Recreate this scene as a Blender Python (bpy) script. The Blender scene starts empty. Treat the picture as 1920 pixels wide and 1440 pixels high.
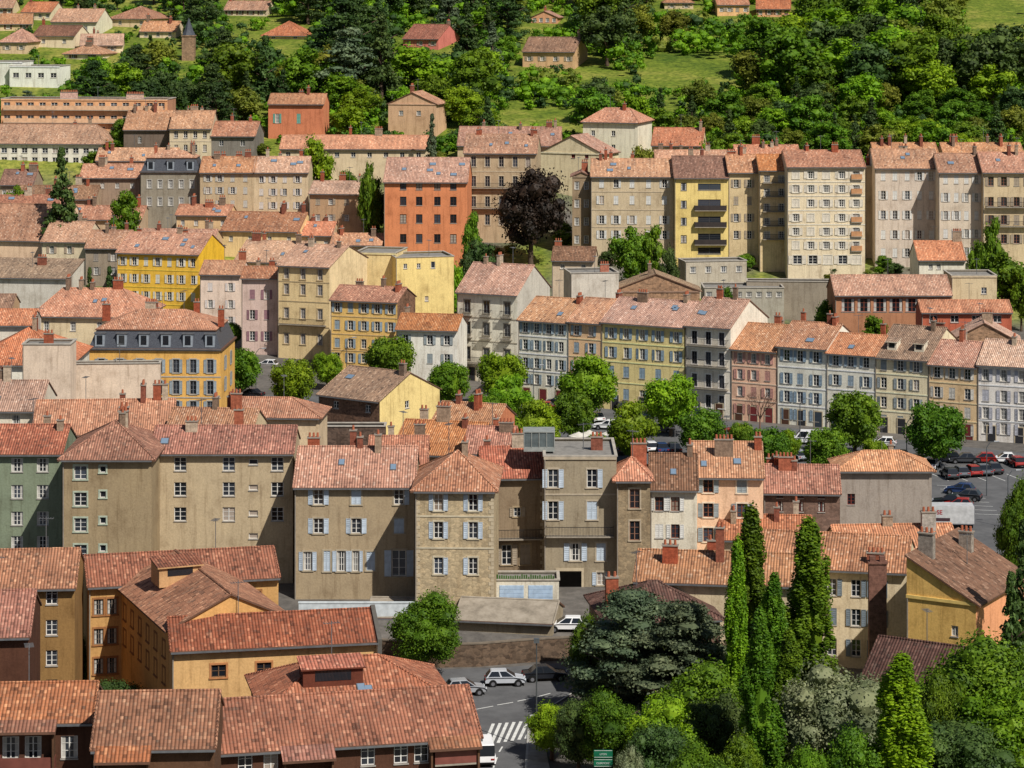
import bpy, math, random
import numpy as np
from mathutils import Vector, Matrix
random.seed(11); rng=np.random.default_rng(11)
F=5000.0; HC=70.0; VH=-52.0; CX=960.0
scene=bpy.context.scene; COL=scene.collection
# ------------------------------------------------------------------ terrain profile
PY=[0,262,272.6,273.4,288,300,335,450,480,510,530,545,555,570,600,640,714,833,950,1200,3000,9000]
PZ=[0,0,0,1.8,3,3,0,0,1,3.5,9,12,13.5,17,28,34,44,61,76,100,160,170]
def tz(X,Y):
    z=float(np.interp(Y,PY,PZ))
    if Y<335: z*=min(1,max(0,(50-X)/14.0))
    return z
HY=np.arange(440,1500,1.0); HP=np.array([VH+(HC-tz(0,y))*F/y for y in HY])
def hill_s(py):
    i=np.argmax(HP<=py); return F/HY[i]
def g0(px,py):
    s=(py-VH)/HC; return ((px-CX)/s,F/s)
# ------------------------------------------------------------------ materials
def lin(c): return tuple(((x/255)/12.92 if x/255<=0.04045 else ((x/255+0.055)/1.055)**2.4) for x in c)
def mk(name):
    m=bpy.data.materials.new(name); m.use_nodes=True; nt=m.node_tree; nt.nodes.clear()
    o=nt.nodes.new('ShaderNodeOutputMaterial'); b=nt.nodes.new('ShaderNodeBsdfPrincipled')
    nt.links.new(b.outputs[0],o.inputs[0]); b.inputs['Roughness'].default_value=.85
    b.inputs['Specular IOR Level'].default_value=.2
    return m,nt,b,o
def N(nt,t,**k):
    n=nt.nodes.new(t)
    for a,v in k.items():
        if a.startswith('i_'):
            key=a[2:]; key=int(key) if key.isdigit() else key
            n.inputs[key].default_value=v
        else: setattr(n,a,v)
    return n
def Lk(nt,a,b): nt.links.new(a,b)
def ramp(nt,fac,stops,interp='LINEAR'):
    r=nt.nodes.new('ShaderNodeValToRGB'); r.color_ramp.interpolation=interp
    e=r.color_ramp.elements
    while len(e)<len(stops): e.new(.5)
    for i,(p,c) in enumerate(stops):
        e[i].position=p; e[i].color=(c[0],c[1],c[2],1) if not isinstance(c,(int,float)) else (c,c,c,1)
    if fac is not None: Lk(nt,fac,r.inputs[0])
    return r.outputs[0]
def mul(nt,a,b,f=1.0,t='MULTIPLY'):
    m=N(nt,'ShaderNodeMixRGB',blend_type=t); m.inputs[0].default_value=f if isinstance(f,(int,float)) else 1
    if not isinstance(f,(int,float)): Lk(nt,f,m.inputs[0])
    for i,x in ((1,a),(2,b)):
        if isinstance(x,tuple): m.inputs[i].default_value=(x[0],x[1],x[2],1)
        else: Lk(nt,x,m.inputs[i])
    return m.outputs[0]
def math_(nt,op,a,b=None):
    m=N(nt,'ShaderNodeMath',operation=op)
    for i,x in ((0,a),(1,b)):
        if x is None: continue
        if isinstance(x,(int,float)): m.inputs[i].default_value=x
        else: Lk(nt,x,m.inputs[i])
    return m.outputs[0]
GW=1.08
_w={}
def wall_mat(c,kind='plaster'):
    key=(c,kind)
    if key in _w: return _w[key]
    m,nt,b,o=mk('wall_'+kind)
    base=[x*GW for x in lin(c)]; base[2]*=.95; mx=max(base); f_=min(1,.8/mx); base=tuple(x*f_ for x in base)
    tc=N(nt,'ShaderNodeTexCoord'); oi=N(nt,'ShaderNodeObjectInfo')
    n1=N(nt,'ShaderNodeTexNoise',noise_dimensions='4D',i_Scale=.33,i_Detail=8.0,i_Roughness=.7); Lk(nt,tc.outputs['Object'],n1.inputs['Vector'])
    Lk(nt,math_(nt,'MULTIPLY',oi.outputs['Random'],40.0),n1.inputs['W'])
    mp=N(nt,'ShaderNodeMapping'); mp.inputs['Scale'].default_value=(1.6,1.6,.13); Lk(nt,tc.outputs['Object'],mp.inputs[0])
    n2=N(nt,'ShaderNodeTexNoise',i_Scale=1.0,i_Detail=5.0,i_Roughness=.7); Lk(nt,mp.outputs[0],n2.inputs['Vector'])
    n3=N(nt,'ShaderNodeTexNoise',i_Scale=4.5,i_Detail=4.0,i_Roughness=.7); Lk(nt,tc.outputs['Object'],n3.inputs['Vector'])
    c1=mul(nt,base,ramp(nt,n1.outputs[0],[(.3,(.68,.64,.6)),(.48,(.96,.955,.945)),(.68,(1.1,1.09,1.06))]),1.0)
    c2=mul(nt,c1,ramp(nt,n2.outputs[0],[(.33,(.62,.58,.54)),(.48,(1,1,1)),(.7,(1.03,1.03,1.03))]),.75)
    c3=mul(nt,c2,ramp(nt,n3.outputs[0],[(.3,(.76,.75,.73)),(.6,(1.04,1.04,1.04))]),.8)
    hgt=n3.outputs[0]
    if kind in('stone','darkstone'):
        mp2=N(nt,'ShaderNodeMapping'); mp2.inputs['Scale'].default_value=(1,1,1.7); Lk(nt,tc.outputs['Object'],mp2.inputs[0])
        v=N(nt,'ShaderNodeTexVoronoi',i_Scale=2.2); Lk(nt,mp2.outputs[0],v.inputs['Vector'])
        sx=N(nt,'ShaderNodeSeparateColor'); Lk(nt,v.outputs['Color'],sx.inputs[0])
        c3=mul(nt,c3,ramp(nt,sx.outputs[0],[(0,(.6,.57,.55)),(.5,(.95,.92,.88)),(1,(1.3,1.22,1.14))]),1.0 if kind=='darkstone' else .6)
        ve=N(nt,'ShaderNodeTexVoronoi',i_Scale=2.2,feature='DISTANCE_TO_EDGE'); Lk(nt,mp2.outputs[0],ve.inputs['Vector'])
        c3=mul(nt,c3,ramp(nt,ve.outputs[0],[(0,(1.2,1.16,1.12) if kind=='darkstone' else (.75,.75,.75)),(.07,(1,1,1))]),1.0)
        hgt=ve.outputs[0]
    Lk(nt,c3,b.inputs['Base Color'])
    bp=N(nt,'ShaderNodeBump',i_Strength=.5,i_Distance=.04); Lk(nt,hgt,bp.inputs['Height']); Lk(nt,bp.outputs[0],b.inputs['Normal'])
    _w[key]=m; return m
_t={}
TILES={'front':((160,96,72),(112,68,52),(196,132,102)),'mid':((192,134,104),(146,98,78),(220,176,148)),'pink':((196,148,124),(156,116,98),(224,186,164)),
'orange':((200,126,88),(158,94,66),(226,164,126)),'old':((156,124,102),(112,90,76),(188,158,134)),'red':((172,102,78),(126,74,58),(204,140,112)),'brown':((144,102,82),(104,74,60),(178,136,114)),'dark':((104,68,58),(72,48,42),(132,94,80)),
'grey':((158,148,134),(140,130,118),(176,166,152))}
def tile_mat(k):
    if k in _t: return _t[k]
    m,nt,b,o=mk('tiles_'+k); cm,cd,cl=[tuple(x*.97 for x in lin(c)) for c in TILES[k]]
    tc=N(nt,'ShaderNodeTexCoord')
    if k=='grey':
        n1=N(nt,'ShaderNodeTexNoise',i_Scale=.7,i_Detail=8.0,i_Roughness=.7); Lk(nt,tc.outputs['Object'],n1.inputs['Vector'])
        Lk(nt,mul(nt,cm,ramp(nt,n1.outputs[0],[(.3,(.5,.49,.47)),(.5,(.85,.84,.82)),(.65,(1.05,1.05,1.05))]),1.0),b.inputs['Base Color']); _t[k]=m; return m
    uv=N(nt,'ShaderNodeUVMap'); oi=N(nt,'ShaderNodeObjectInfo')
    sp=N(nt,'ShaderNodeSeparateXYZ'); Lk(nt,uv.outputs[0],sp.inputs[0])
    u=math_(nt,'DIVIDE',sp.outputs[0],.28); v=math_(nt,'DIVIDE',sp.outputs[1],.38)
    fu=math_(nt,'FLOOR',u); fv=math_(nt,'FLOOR',v)
    cb=N(nt,'ShaderNodeCombineXYZ'); Lk(nt,fu,cb.inputs[0]); Lk(nt,fv,cb.inputs[1]); Lk(nt,oi.outputs['Random'],cb.inputs[2])
    wn=N(nt,'ShaderNodeTexWhiteNoise',noise_dimensions='3D'); Lk(nt,cb.outputs[0],wn.inputs[0])
    c=ramp(nt,wn.outputs[0],[(0,cd),(.2,cm),(.82,cm),(1,cl)])
    n1=N(nt,'ShaderNodeTexNoise',noise_dimensions='4D',i_Scale=.22,i_Detail=9.0,i_Roughness=.75); Lk(nt,tc.outputs['Object'],n1.inputs['Vector']); Lk(nt,math_(nt,'MULTIPLY',oi.outputs['Random'],60.0),n1.inputs['W'])
    c=mul(nt,c,ramp(nt,n1.outputs[0],[(.32,(.58,.59,.61)),(.5,(.97,.97,.97)),(.66,(1.2,1.18,1.14))]),1.0)
    n4=N(nt,'ShaderNodeTexNoise',noise_dimensions='4D',i_Scale=1.8,i_Detail=7.0,i_Roughness=.78); Lk(nt,tc.outputs['Object'],n4.inputs['Vector']); Lk(nt,math_(nt,'MULTIPLY',oi.outputs['Random'],33.0),n4.inputs['W'])
    c=mul(nt,c,(.17,.14,.11),ramp(nt,n4.outputs[0],[(.52,0.0),(.68,.6)]),'MIX')
    c=mul(nt,c,(.5,.36,.26),ramp(nt,n4.outputs[0],[(.3,.4),(.42,0.0)]),'MIX')
    mp=N(nt,'ShaderNodeMapping'); mp.inputs['Scale'].default_value=(1.8,.1,1); Lk(nt,uv.outputs[0],mp.inputs[0])
    n2=N(nt,'ShaderNodeTexNoise',i_Scale=1.0,i_Detail=4.0); Lk(nt,mp.outputs[0],n2.inputs['Vector'])
    c=mul(nt,c,ramp(nt,n2.outputs[0],[(.35,(.72,.72,.74)),(.6,(1.05,1.05,1.03))]),.85)
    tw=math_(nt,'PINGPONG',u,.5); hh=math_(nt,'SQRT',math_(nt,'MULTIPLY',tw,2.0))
    c=mul(nt,c,ramp(nt,hh,[(0,(.24,.21,.2)),(.5,(.84,.83,.82)),(1,(1.2,1.18,1.16))]),1.0)  # rib shading painted into the tile colour: dark grooves, lighter crests
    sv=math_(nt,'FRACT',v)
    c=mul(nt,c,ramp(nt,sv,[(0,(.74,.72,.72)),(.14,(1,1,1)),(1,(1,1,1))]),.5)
    hs=N(nt,'ShaderNodeHueSaturation'); Lk(nt,c,hs.inputs['Color']); Lk(nt,math_(nt,'ADD',math_(nt,'MULTIPLY',oi.outputs['Random'],.38),.84),hs.inputs['Value'])
    Lk(nt,math_(nt,'ADD',math_(nt,'MULTIPLY',math_(nt,'FRACT',math_(nt,'MULTIPLY',oi.outputs['Random'],13.7)),.2),.82),hs.inputs['Saturation'])
    Lk(nt,math_(nt,'ADD',math_(nt,'MULTIPLY',math_(nt,'FRACT',math_(nt,'MULTIPLY',oi.outputs['Random'],5.1)),.016),.498),hs.inputs['Hue'])
    Lk(nt,hs.outputs[0],b.inputs['Base Color'])
    h=math_(nt,'SUBTRACT',hh,math_(nt,'MULTIPLY',sv,.35))
    bp=N(nt,'ShaderNodeBump',i_Strength=.9,i_Distance=.09); Lk(nt,h,bp.inputs['Height']); Lk(nt,bp.outputs[0],b.inputs['Normal'])
    _t[k]=m; return m
_p={}
def plain(c,rough=.7,metal=0.0,spec=.3,noise=.25,g=.92,name=None):
    key=(c,rough,metal,spec,noise,g)
    if key in _p: return _p[key]
    m,nt,b,o=mk(name or 'paint'); base=tuple(x*g for x in lin(c))
    tc=N(nt,'ShaderNodeTexCoord'); n=N(nt,'ShaderNodeTexNoise',i_Scale=1.7,i_Detail=5.0); Lk(nt,tc.outputs['Object'],n.inputs['Vector'])
    Lk(nt,mul(nt,base,ramp(nt,n.outputs[0],[(.3,1-noise),(.65,1.05)]),1.0),b.inputs['Base Color'])
    b.inputs['Roughness'].default_value=rough; b.inputs['Metallic'].default_value=metal; b.inputs['Specular IOR Level'].default_value=spec
    _p[key]=m; return m
def glass_mat():
    m,nt,b,o=mk('window_glass'); oi=N(nt,'ShaderNodeObjectInfo')
    Lk(nt,ramp(nt,oi.outputs['Random'],[(0,(.012,.015,.02)),(.5,(.03,.035,.045)),(.72,(.02,.02,.025)),(.78,(.36,.3,.25)),(.84,(.24,.19,.15)),(.86,(.05,.06,.08))],'CONSTANT'),b.inputs['Base Color'])
    b.inputs['Roughness'].default_value=.08; b.inputs['Specular IOR Level'].default_value=.6; return m
GLASS=glass_mat()
DARKGLASS=plain((30,34,40),.08,0,.6,0,1,'dark_glass')
WHITE=plain((225,222,215),.5); ZINC=plain((130,132,135),.45,.5); RIM=plain((108,78,62),.8); WOOD=plain((96,66,46),.8); STONE=plain((196,180,152),.9); IRON=plain((34,34,38),.5)
def slate_mat():
    m,nt,b,o=mk('slate'); uv=N(nt,'ShaderNodeUVMap'); br=N(nt,'ShaderNodeTexBrick',i_Scale=3.0); Lk(nt,uv.outputs[0],br.inputs['Vector'])
    br.inputs['Color1'].default_value=(.06,.065,.08,1); br.inputs['Color2'].default_value=(.1,.11,.13,1); br.inputs['Mortar'].default_value=(.03,.03,.035,1); br.inputs['Mortar Size'].default_value=.03
    Lk(nt,br.outputs[0],b.inputs['Base Color']); b.inputs['Roughness'].default_value=.45; return m
SLATE=slate_mat()
def brick_mat(c):
    key=('brick',c)
    if key in _w: return _w[key]
    m,nt,b,o=mk('chimney_brick'); base=tuple(x*.95 for x in lin(c)); tc=N(nt,'ShaderNodeTexCoord')
    n=N(nt,'ShaderNodeTexNoise',i_Scale=2.5,i_Detail=6.0,i_Roughness=.75); Lk(nt,tc.outputs['Object'],n.inputs['Vector'])
    sp=N(nt,'ShaderNodeSeparateXYZ'); Lk(nt,tc.outputs['Object'],sp.inputs[0])
    fr=math_(nt,'FRACT',math_(nt,'MULTIPLY',sp.outputs[2],5.0))
    cc=mul(nt,base,ramp(nt,n.outputs[0],[(.35,(.5,.48,.46)),(.6,(1.1,1.08,1.05))]),1.0)
    cc=mul(nt,cc,ramp(nt,fr,[(0,(.7,.68,.66)),(.18,(1,1,1))]),.8)
    Lk(nt,cc,b.inputs['Base Color']); _w[key]=m; return m
# ------------------------------------------------------------------ mesh builder
class MB:
    def __init__(s): s.v=[];s.f=[];s.m=[]
    def poly(s,pts,mi=0):
        n=len(s.v); s.v+= [tuple(p) for p in pts]; s.f.append(list(range(n,n+len(pts)))); s.m.append(mi)
    def box(s,x0,x1,y0,y1,z0,z1,mi=0,skip=''):
        n=len(s.v); s.v+=[(x0,y0,z0),(x1,y0,z0),(x1,y1,z0),(x0,y1,z0),(x0,y0,z1),(x1,y0,z1),(x1,y1,z1),(x0,y1,z1)]
        for k,f in (('b',(3,2,1,0)),('t',(4,5,6,7)),('f',(0,1,5,4)),('r',(1,2,6,5)),('k',(2,3,7,6)),('l',(3,0,4,7))):
            if k in skip: continue
            s.f.append([n+i for i in f]); s.m.append(mi)
    def tube(s,path,rad,seg=8,mi=0,cap=True):
        rings=[]
        for i,(p,r) in enumerate(zip(path,rad)):
            p=Vector(p); a=Vector(path[max(0,i-1)]); b=Vector(path[min(len(path)-1,i+1)]); d=(b-a).normalized()
            x=d.cross(Vector((0.3,1,0.1))).normalized(); y=d.cross(x)
            n=len(s.v); s.v+=[tuple(p+x*math.cos(t)*r+y*math.sin(t)*r) for t in [2*math.pi*j/seg for j in range(seg)]]; rings.append(n)
        for a,b in zip(rings,rings[1:]):
            for j in range(seg):
                k=(j+1)%seg; s.f.append([a+j,a+k,b+k,b+j]); s.m.append(mi)
        if cap:
            s.f.append([rings[-1]+j for j in range(seg)]); s.m.append(mi); s.f.append([rings[0]+j for j in reversed(range(seg))]); s.m.append(mi)
    def mesh(s,name,mats,uv=False,smooth=False):
        me=bpy.data.meshes.new(name); me.from_pydata(s.v,[],s.f)
        for m in mats: me.materials.append(m)
        me.polygons.foreach_set('material_index',s.m)
        if smooth: me.polygons.foreach_set('use_smooth',[True]*len(s.f))
        if uv:
            l=me.uv_layers.new(name='UVMap')
            for p in me.polygons:
                n=p.normal
                uu=Vector((-n.y,n.x,0)) if abs(n.z)<.995 else Vector((1,0,0)); uu.normalize(); vv=n.cross(uu)
                for li,vi in zip(p.loop_indices,p.vertices):
                    q=me.vertices[vi].co; l.data[li].uv=(q.dot(uu),q.dot(vv))
        me.update(); return me
def ob(name,me,parent=None,loc=(0,0,0),rotz=0.0):
    o=bpy.data.objects.new(name,me); COL.objects.link(o); o.location=loc
    if rotz: o.rotation_euler=(0,0,rotz)
    if parent is not None: o.parent=parent
    return o
def top(o,label,cat,group=None):
    o['label']=label; o['category']=cat
    if group: o['group']=group
    return o
# ------------------------------------------------------------------ building components
_cache={}
def win_mesh(w,h,fc,sc,style='n'):
    key=('w',round(w,2),round(h,2),fc,sc,style)
    if key in _cache: return _cache[key]
    m=MB(); a,b=w/2,h/2; y0,y1=.10,.16
    t=.075
    m.box(-a,-a+t,y0,y1,-b,b,0); m.box(a-t,a,y0,y1,-b,b,0); m.box(-a+t,a-t,y0,y1,b-t,b,0); m.box(-a+t,a-t,y0,y1,-b,-b+t,0)
    if style!='s':
        m.box(-.045,.045,y0-.01,y1,-b+t,b-t,0)
        for k in ((1,2) if h>1.2 else (1,)):
            zz=-b+h*k/(3 if h>1.2 else 2); m.box(-a+t,-.045,y0+.02,y1,zz-.02,zz+.02,0); m.box(.045,a-t,y0+.02,y1,zz-.02,zz+.02,0)
    m.poly([(-a,.15,-b),(a,.15,-b),(a,.15,b),(-a,.15,b)],1)
    if style!='s' and random.random()<.4:
        m.box(-a+t,-a+t+.2*w,.135,.149,-b+t,b-t,3); m.box(a-t-.2*w,a-t,.135,.149,-b+t,b-t,3)
    if sc:
        e=.16
        m.box(-a-e,-a,-.035,.05,-b,b,2); m.box(a,a+e,-.035,.05,-b,b,2); m.box(-a-e,a+e,-.045,.05,b,b+e*1.1,2)
        m.box(-a-e-.04,a+e+.04,-.1,.05,-b-.13,-b,2)
    else: m.box(-a-.05,a+.05,-.08,.05,-b-.1,-b,2)
    me=m.mesh('window',[plain(fc,.5),GLASS,plain(sc or (170,164,156),.85,0,.2),plain((190,186,178),.9)])
    _cache[key]=me; return me
def shut_mesh(w,h,c):
    key=('s',round(w,2),round(h,2),c)
    if key in _cache: return _cache[key]
    m=MB(); a,b=w/2,h/2
    m.box(-a,-a+.07,-.025,.025,-b,b); m.box(a-.07,a,-.025,.025,-b,b)
    for z in (-b,-.04,b-.08): m.box(-a+.07,a-.07,-.022,.022,z,z+.08)
    n=max(3,int(h/.22))
    for i in range(n):
        z=-b+.1+(h-.2)*i/n; m.poly([(-a+.07,-.02,z),(a-.07,-.02,z),(a-.07,.015,z+(h-.2)/n),(-a+.07,.015,z+(h-.2)/n)])
    me=m.mesh('shutter',[plain(c,.7)]); _cache[key]=me; return me
def facade(m,pf,W,H,ops,mi=0,r=.22):
    xs=sorted({0.0,W}|{round(x,3) for o in ops for x in (o[0]-o[2]/2,o[0]+o[2]/2)}); zs=sorted({0.0,H}|{round(z,3) for o in ops for z in (o[1]-o[3]/2,o[1]+o[3]/2)})
    for j in range(len(zs)-1):
        zc=(zs[j]+zs[j+1])/2; run=None
        for i in range(len(xs)-1):
            xc=(xs[i]+xs[i+1])/2
            hole=any(abs(xc-o[0])<o[2]/2 and abs(zc-o[1])<o[3]/2 for o in ops)
            if not hole:
                if run is None: run=xs[i]
            if (hole or i==len(xs)-2) and run is not None:
                e=xs[i] if hole else xs[i+1]
                m.poly([pf(run,zs[j],0),pf(e,zs[j],0),pf(e,zs[j+1],0),pf(run,zs[j+1],0)],mi); run=None
    for (x,z,w,h) in [o[:4] for o in ops]:
        a,b,c,d=x-w/2,x+w/2,z-h/2,z+h/2
        m.poly([pf(a,c,0),pf(a,c,r),pf(a,d,r),pf(a,d,0)],mi); m.poly([pf(b,c,r),pf(b,c,0),pf(b,d,0),pf(b,d,r)],mi)
        m.poly([pf(a,c,0),pf(b,c,0),pf(b,c,r),pf(a,c,r)],mi); m.poly([pf(a,d,r),pf(b,d,r),pf(b,d,0),pf(a,d,0)],mi)
def slab(m,polys,th=.18,mi=0,rmi=1):
    ec={}
    for p in polys:
        m.poly(p,mi); m.poly([(q[0],q[1],q[2]-th) for q in reversed(p)],rmi)
        for a,b in zip(p,p[1:]+p[:1]):
            ka=tuple(round(x,3) for x in a); kb=tuple(round(x,3) for x in b)
            if (kb,ka) in ec: del ec[(kb,ka)]
            else: ec[(ka,kb)]=1
    for (a,b) in ec: m.poly([a,(a[0],a[1],a[2]-th),(b[0],b[1],b[2]-th),b],rmi)
def ridge_bar(m,a,b,r=.13,mi=0):
    m.tube([a,b],[r,r],6,mi)
BR=[(160,88,64),(170,100,76),(138,84,68),(164,144,124),(134,114,98),(190,174,154)]
def chimney(roof,x,y,z,w=1.1,d=.6,h=1.5,c=None,pots=None,rot=0):
    c=c or random.choice(BR); key=('c',w,d,h,c,pots)
    if key not in _cache:
        m=MB(); m.box(-w/2,w/2,-d/2,d/2,-1.2,h); m.box(-w/2-.08,w/2+.08,-d/2-.08,d/2+.08,h,h+.12,1)
        n=pots if pots is not None else max(1,int(w/.4))
        for i in range(n):
            px=-w/2+w*(i+.5)/n; m.tube([(px,0,h+.12),(px,0,h+.6)],[.15,.12],8,2)
        _cache[key]=m.mesh('chimney',[brick_mat(c),plain((150,140,128),.9),plain((170,98,70),.8)])
    return ob('chimney',_cache[key],roof,(x,y,z),rot)
def antenna(roof,x,y,z):
    if 'ant' not in _cache:
        m=MB(); m.box(-.03,.03,-.03,.03,-.5,3.0); m.box(-.7,.7,-.02,.02,2.8,2.84)
        for i in range(6): m.box(-.65+.24*i,-.62+.24*i,-.35,.35,2.84,2.87)
        _cache['ant']=m.mesh('antenna',[ZINC])
    ob('antenna',_cache['ant'],roof,(x,y,z),random.random()*3)
def skylight(roof,x,y,z,t,w=.8,l=1.1):
    key=('sk',w,l)
    if key not in _cache:
        m=MB(); m.box(-w/2,w/2,-l/2,l/2,-.05,.1,0); m.box(-w/2+.07,w/2-.07,-l/2+.07,l/2-.07,.1,.125,1); _cache[key]=m.mesh('skylight',[ZINC,plain((120,140,160),.1,0,.8,0)])
    o=ob('skylight',_cache[key],roof,(x,y,z)); o.rotation_euler=(math.atan(t),0,0)
def balcony(b,x,z,w,dep=.9,c=(34,34,38),solid=None):
    m=MB(); m.box(-w/2,w/2,-dep,0.02,-.14,0,0)
    o=ob('balcony',m.mesh('balcony',[plain((165,155,140),.9)]),b,(x,0,z))
    r=MB()
    if solid: r.box(-w/2,w/2,-dep,-dep+.08,.01,1.0); r.box(-w/2,-w/2+.08,-dep+.08,0,.01,1.0); r.box(w/2-.08,w/2,-dep+.08,0,.01,1.0)
    else:
        r.box(-w/2,w/2,-dep,-dep+.05,.98,1.04); r.box(-w/2,w/2,-dep,-dep+.04,.06,.1)
        n=max(2,int(w/.16))
        for i in range(n+1): xx=-w/2+.02+(w-.04)*i/n; r.box(xx-.015,xx+.015,-dep+.005,-dep+.035,0,.98)
        for sx in (-w/2,w/2-.04): r.box(sx,sx+.04,-dep+.05,0,.98,1.03)
    ob('railing',r.mesh('railing',[plain(solid or c,.6)]),o)
FOOT=[]; LASTC=[None]
def B(cw,x0,x1,ye,yr,s,a=0,wall=(200,180,150),rows=0,cols=0,yb=None,kind='plaster',tile='mid',roof='gable',pitch=24,D=None,il=0,ir=0,
      ww=1.0,wh=1.6,shut=None,pc=.15,sur=None,fr=(225,222,215),chim=2,sk=0,sl=0,sr=0,style='n',name='townhouse',cat='house',corn=True,note='',
      quoin=False,bands=False,balc=None,door=0,side_wall=None,skipw=0.0,srw=None,ant=1,chc=None,rowspec=None,pipe=True,lab=None,left_wall=None,bd=.9):
    a=math.radians(a); ca,sa=math.cos(a),math.sin(a)
    if s is None:   # butt against the previous house in the terrace
        X1,Y1=LASTC[0]; k=((x0+x1)/2-CX)/F; u=(k*Y1-X1)/(ca-k*sa); s=F/(Y1+u*sa)
    Xc,Yc=((x0+x1)/2-CX)/s,F/s
    def along(px): k=(px-CX)/F; return (k*Yc-Xc)/(ca-k*sa)
    u0,u1=along(x0),along(x1); L=u1-u0; X0,Y0=Xc+u0*ca,Yc+u0*sa
    LASTC[0]=(Xc+u1*ca,Yc+u1*sa)
    ze=HC-(ye-VH)/s; t=math.tan(math.radians(pitch))
    if yr is not None and roof in('gable','hip','mono'):
        A=(HC-ze)*F-(yr-VH)*Yc
        if D is None: D=2*max(2.5,min(10,A/(F*t+(yr-VH)*ca)))
        q=D/2 if roof!='mono' else D
        t=((A-(yr-VH)*q*ca)/F)/q; t=max(.15,min(.8,t))
    if D is None: D=10
    cor=[(X0+u*ca-v*sa,Y0+u*sa+v*ca) for u,v in((0,0),(L,0),(L,D),(0,D))]
    FOOT.append(cor)
    zb=min([tz(*c) for c in cor]+([HC-(yb-VH)/s] if yb else []))-.3
    H=ze-zb
    b=bpy.data.objects.new(name,None); COL.objects.link(b); b.location=(X0,Y0,zb); b.rotation_euler=(0,0,a); b.empty_display_size=.5
    rw={'mid':'terracotta','pink':'pink tiled','orange':'orange tiled','front':'weathered red','old':'old brown','red':'red tiled','brown':'brown tiled','dark':'dark tiled','grey':'pale grey'}[tile]
    rt={'gable':'gable roof','gabley':'gable roof','hip':'hipped roof','mono':'lean-to roof','monox':'sloping roof','flat':'roof','mansard':'mansard roof'}[roof]
    if roof=='flat': rw='flat'
    if roof=='mansard': rw='slate'
    nm=name.replace('_',' ')
    L1=cw+' '+nm+' with '+rw+' '+rt+(' '+note if note else (' and open shutters' if shut else ' among other town buildings'))
    if len(L1.split())>12: L1=cw+' '+nm+' with '+rw+' '+rt
    top(b,lab or L1,cat)
    Z=lambda y: HC-(y-VH)/s-zb
    yb2=yb or (VH+(HC-(zb+.3))*s)
    if isinstance(rows,int): rws=[ye+(yb2-ye)*(i+.52)/rows for i in range(rows)]
    else: rws=rows
    if isinstance(cols,int): cl=[L*(i+.5)/cols for i in range(cols)]
    else: cl=[along(c)-u0 for c in cols]
    ops=[]
    for y in rws:
        z=Z(y)
        for x in cl:
            if random.random()<skipw: continue
            h=min(wh,2*(H-.25-z)) if z+wh/2>H-.25 else wh
            if x-ww/2<.15 or x+ww/2>L-.15 or z-h/2<.2 or h<.4: continue
            ops.append((x,z,ww,round(h,2),style))
    if rowspec:
        for (px,py,w,h,st) in rowspec:
            x=along(px)-u0; z=Z(py)
            if x-w/2<.1 or x+w/2>L-.1 or z-h/2<.2: continue
            ops.append((x,z,w,h,st))
    m=MB(); pf=lambda u,z,d:(u,d,z)
    facade(m,pf,L,H,ops)
    smi=1 if side_wall else 0
    def sideops(n,W):
        return [(W*(i+.5)/n,Z(y),min(ww,.95),wh*.9,'n') for y in rws for i in range(n) if random.random()<.75] if n else []
    so=sideops(sr,D) if srw is None else [(D*fx,Z(y),w_,h_,'n') for fx,y,w_,h_ in srw]
    so=[o for o in so if o[1]+o[3]/2<H-.1 and o[1]-o[3]/2>.2]
    lo=[o for o in sideops(sl,D) if o[1]+o[3]/2<H-.1 and o[1]-o[3]/2>.2]
    facade(m,lambda u,z,d:(L-d,u,z),D,H,so,smi); facade(m,lambda u,z,d:(d,D-u,z),D,H,lo,2 if left_wall else smi)
    m.poly([(L,D,0),(0,D,0),(0,D,H),(L,D,H)])
    rise=D/2*t
    if roof=='gable':
        if not ir: m.poly([(L,0,H),(L,D,H),(L,D/2,H+rise)],smi)
        if not il: m.poly([(0,D,H),(0,0,H),(0,D/2,H+rise)],smi)
    if roof=='gabley':
        rise=L/2*t; m.poly([(0,0,H),(L,0,H),(L/2,0,H+rise)]); m.poly([(L,D,H),(0,D,H),(L/2,D,H+rise)])
    if roof=='mono':
        rise=D*t; m.poly([(L,0,H),(L,D,H),(L,D,H+rise)],smi); m.poly([(0,D,H),(0,0,H),(0,D,H+rise)],smi); m.poly([(L,D,H),(0,D,H),(0,D,H+rise),(L,D,H+rise)])
    if roof=='monox':
        rise=L*t; m.poly([(0,0,H),(L,0,H),(0,0,H+rise)]); m.poly([(L,D,H),(0,D,H),(0,D,H+rise)]); m.poly([(0,D,H),(0,0,H),(0,0,H+rise),(0,D,H+rise)],2 if left_wall else 0)
    wobj=ob('wall',m.mesh('wall',[wall_mat(wall,kind),wall_mat(*side_wall) if side_wall else wall_mat(wall,kind)]+([wall_mat(*left_wall)] if left_wall else [])),b)
    r=MB(); oh=.48; sd=.12; h0=H+.06
    if roof in('gable','hip'):
        if roof=='hip' and not(il or ir): il=ir=min(D/2*.95,L/2-.05)
        sl_=oh if il else sd; sr_=oh if ir else sd; ze_=h0-oh*t; zr=h0+rise
        e0,e1,b0,b1=(-sl_,-oh,ze_),(L+sr_,-oh,ze_),(-sl_,D+oh,ze_),(L+sr_,D+oh,ze_)
        r0,r1=(il if il else -sd,D/2,zr),(L-ir if ir else L+sd,D/2,zr)
        P=[[e0,e1,r1,r0],[b1,b0,r0,r1]]
        if il: P.append([b0,e0,r0])
        if ir: P.append([e1,b1,r1])
        slab(r,P); ridge_bar(r,r0,r1)
        if il: ridge_bar(r,e0,r0,.11); ridge_bar(r,b0,r0,.11)
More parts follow.
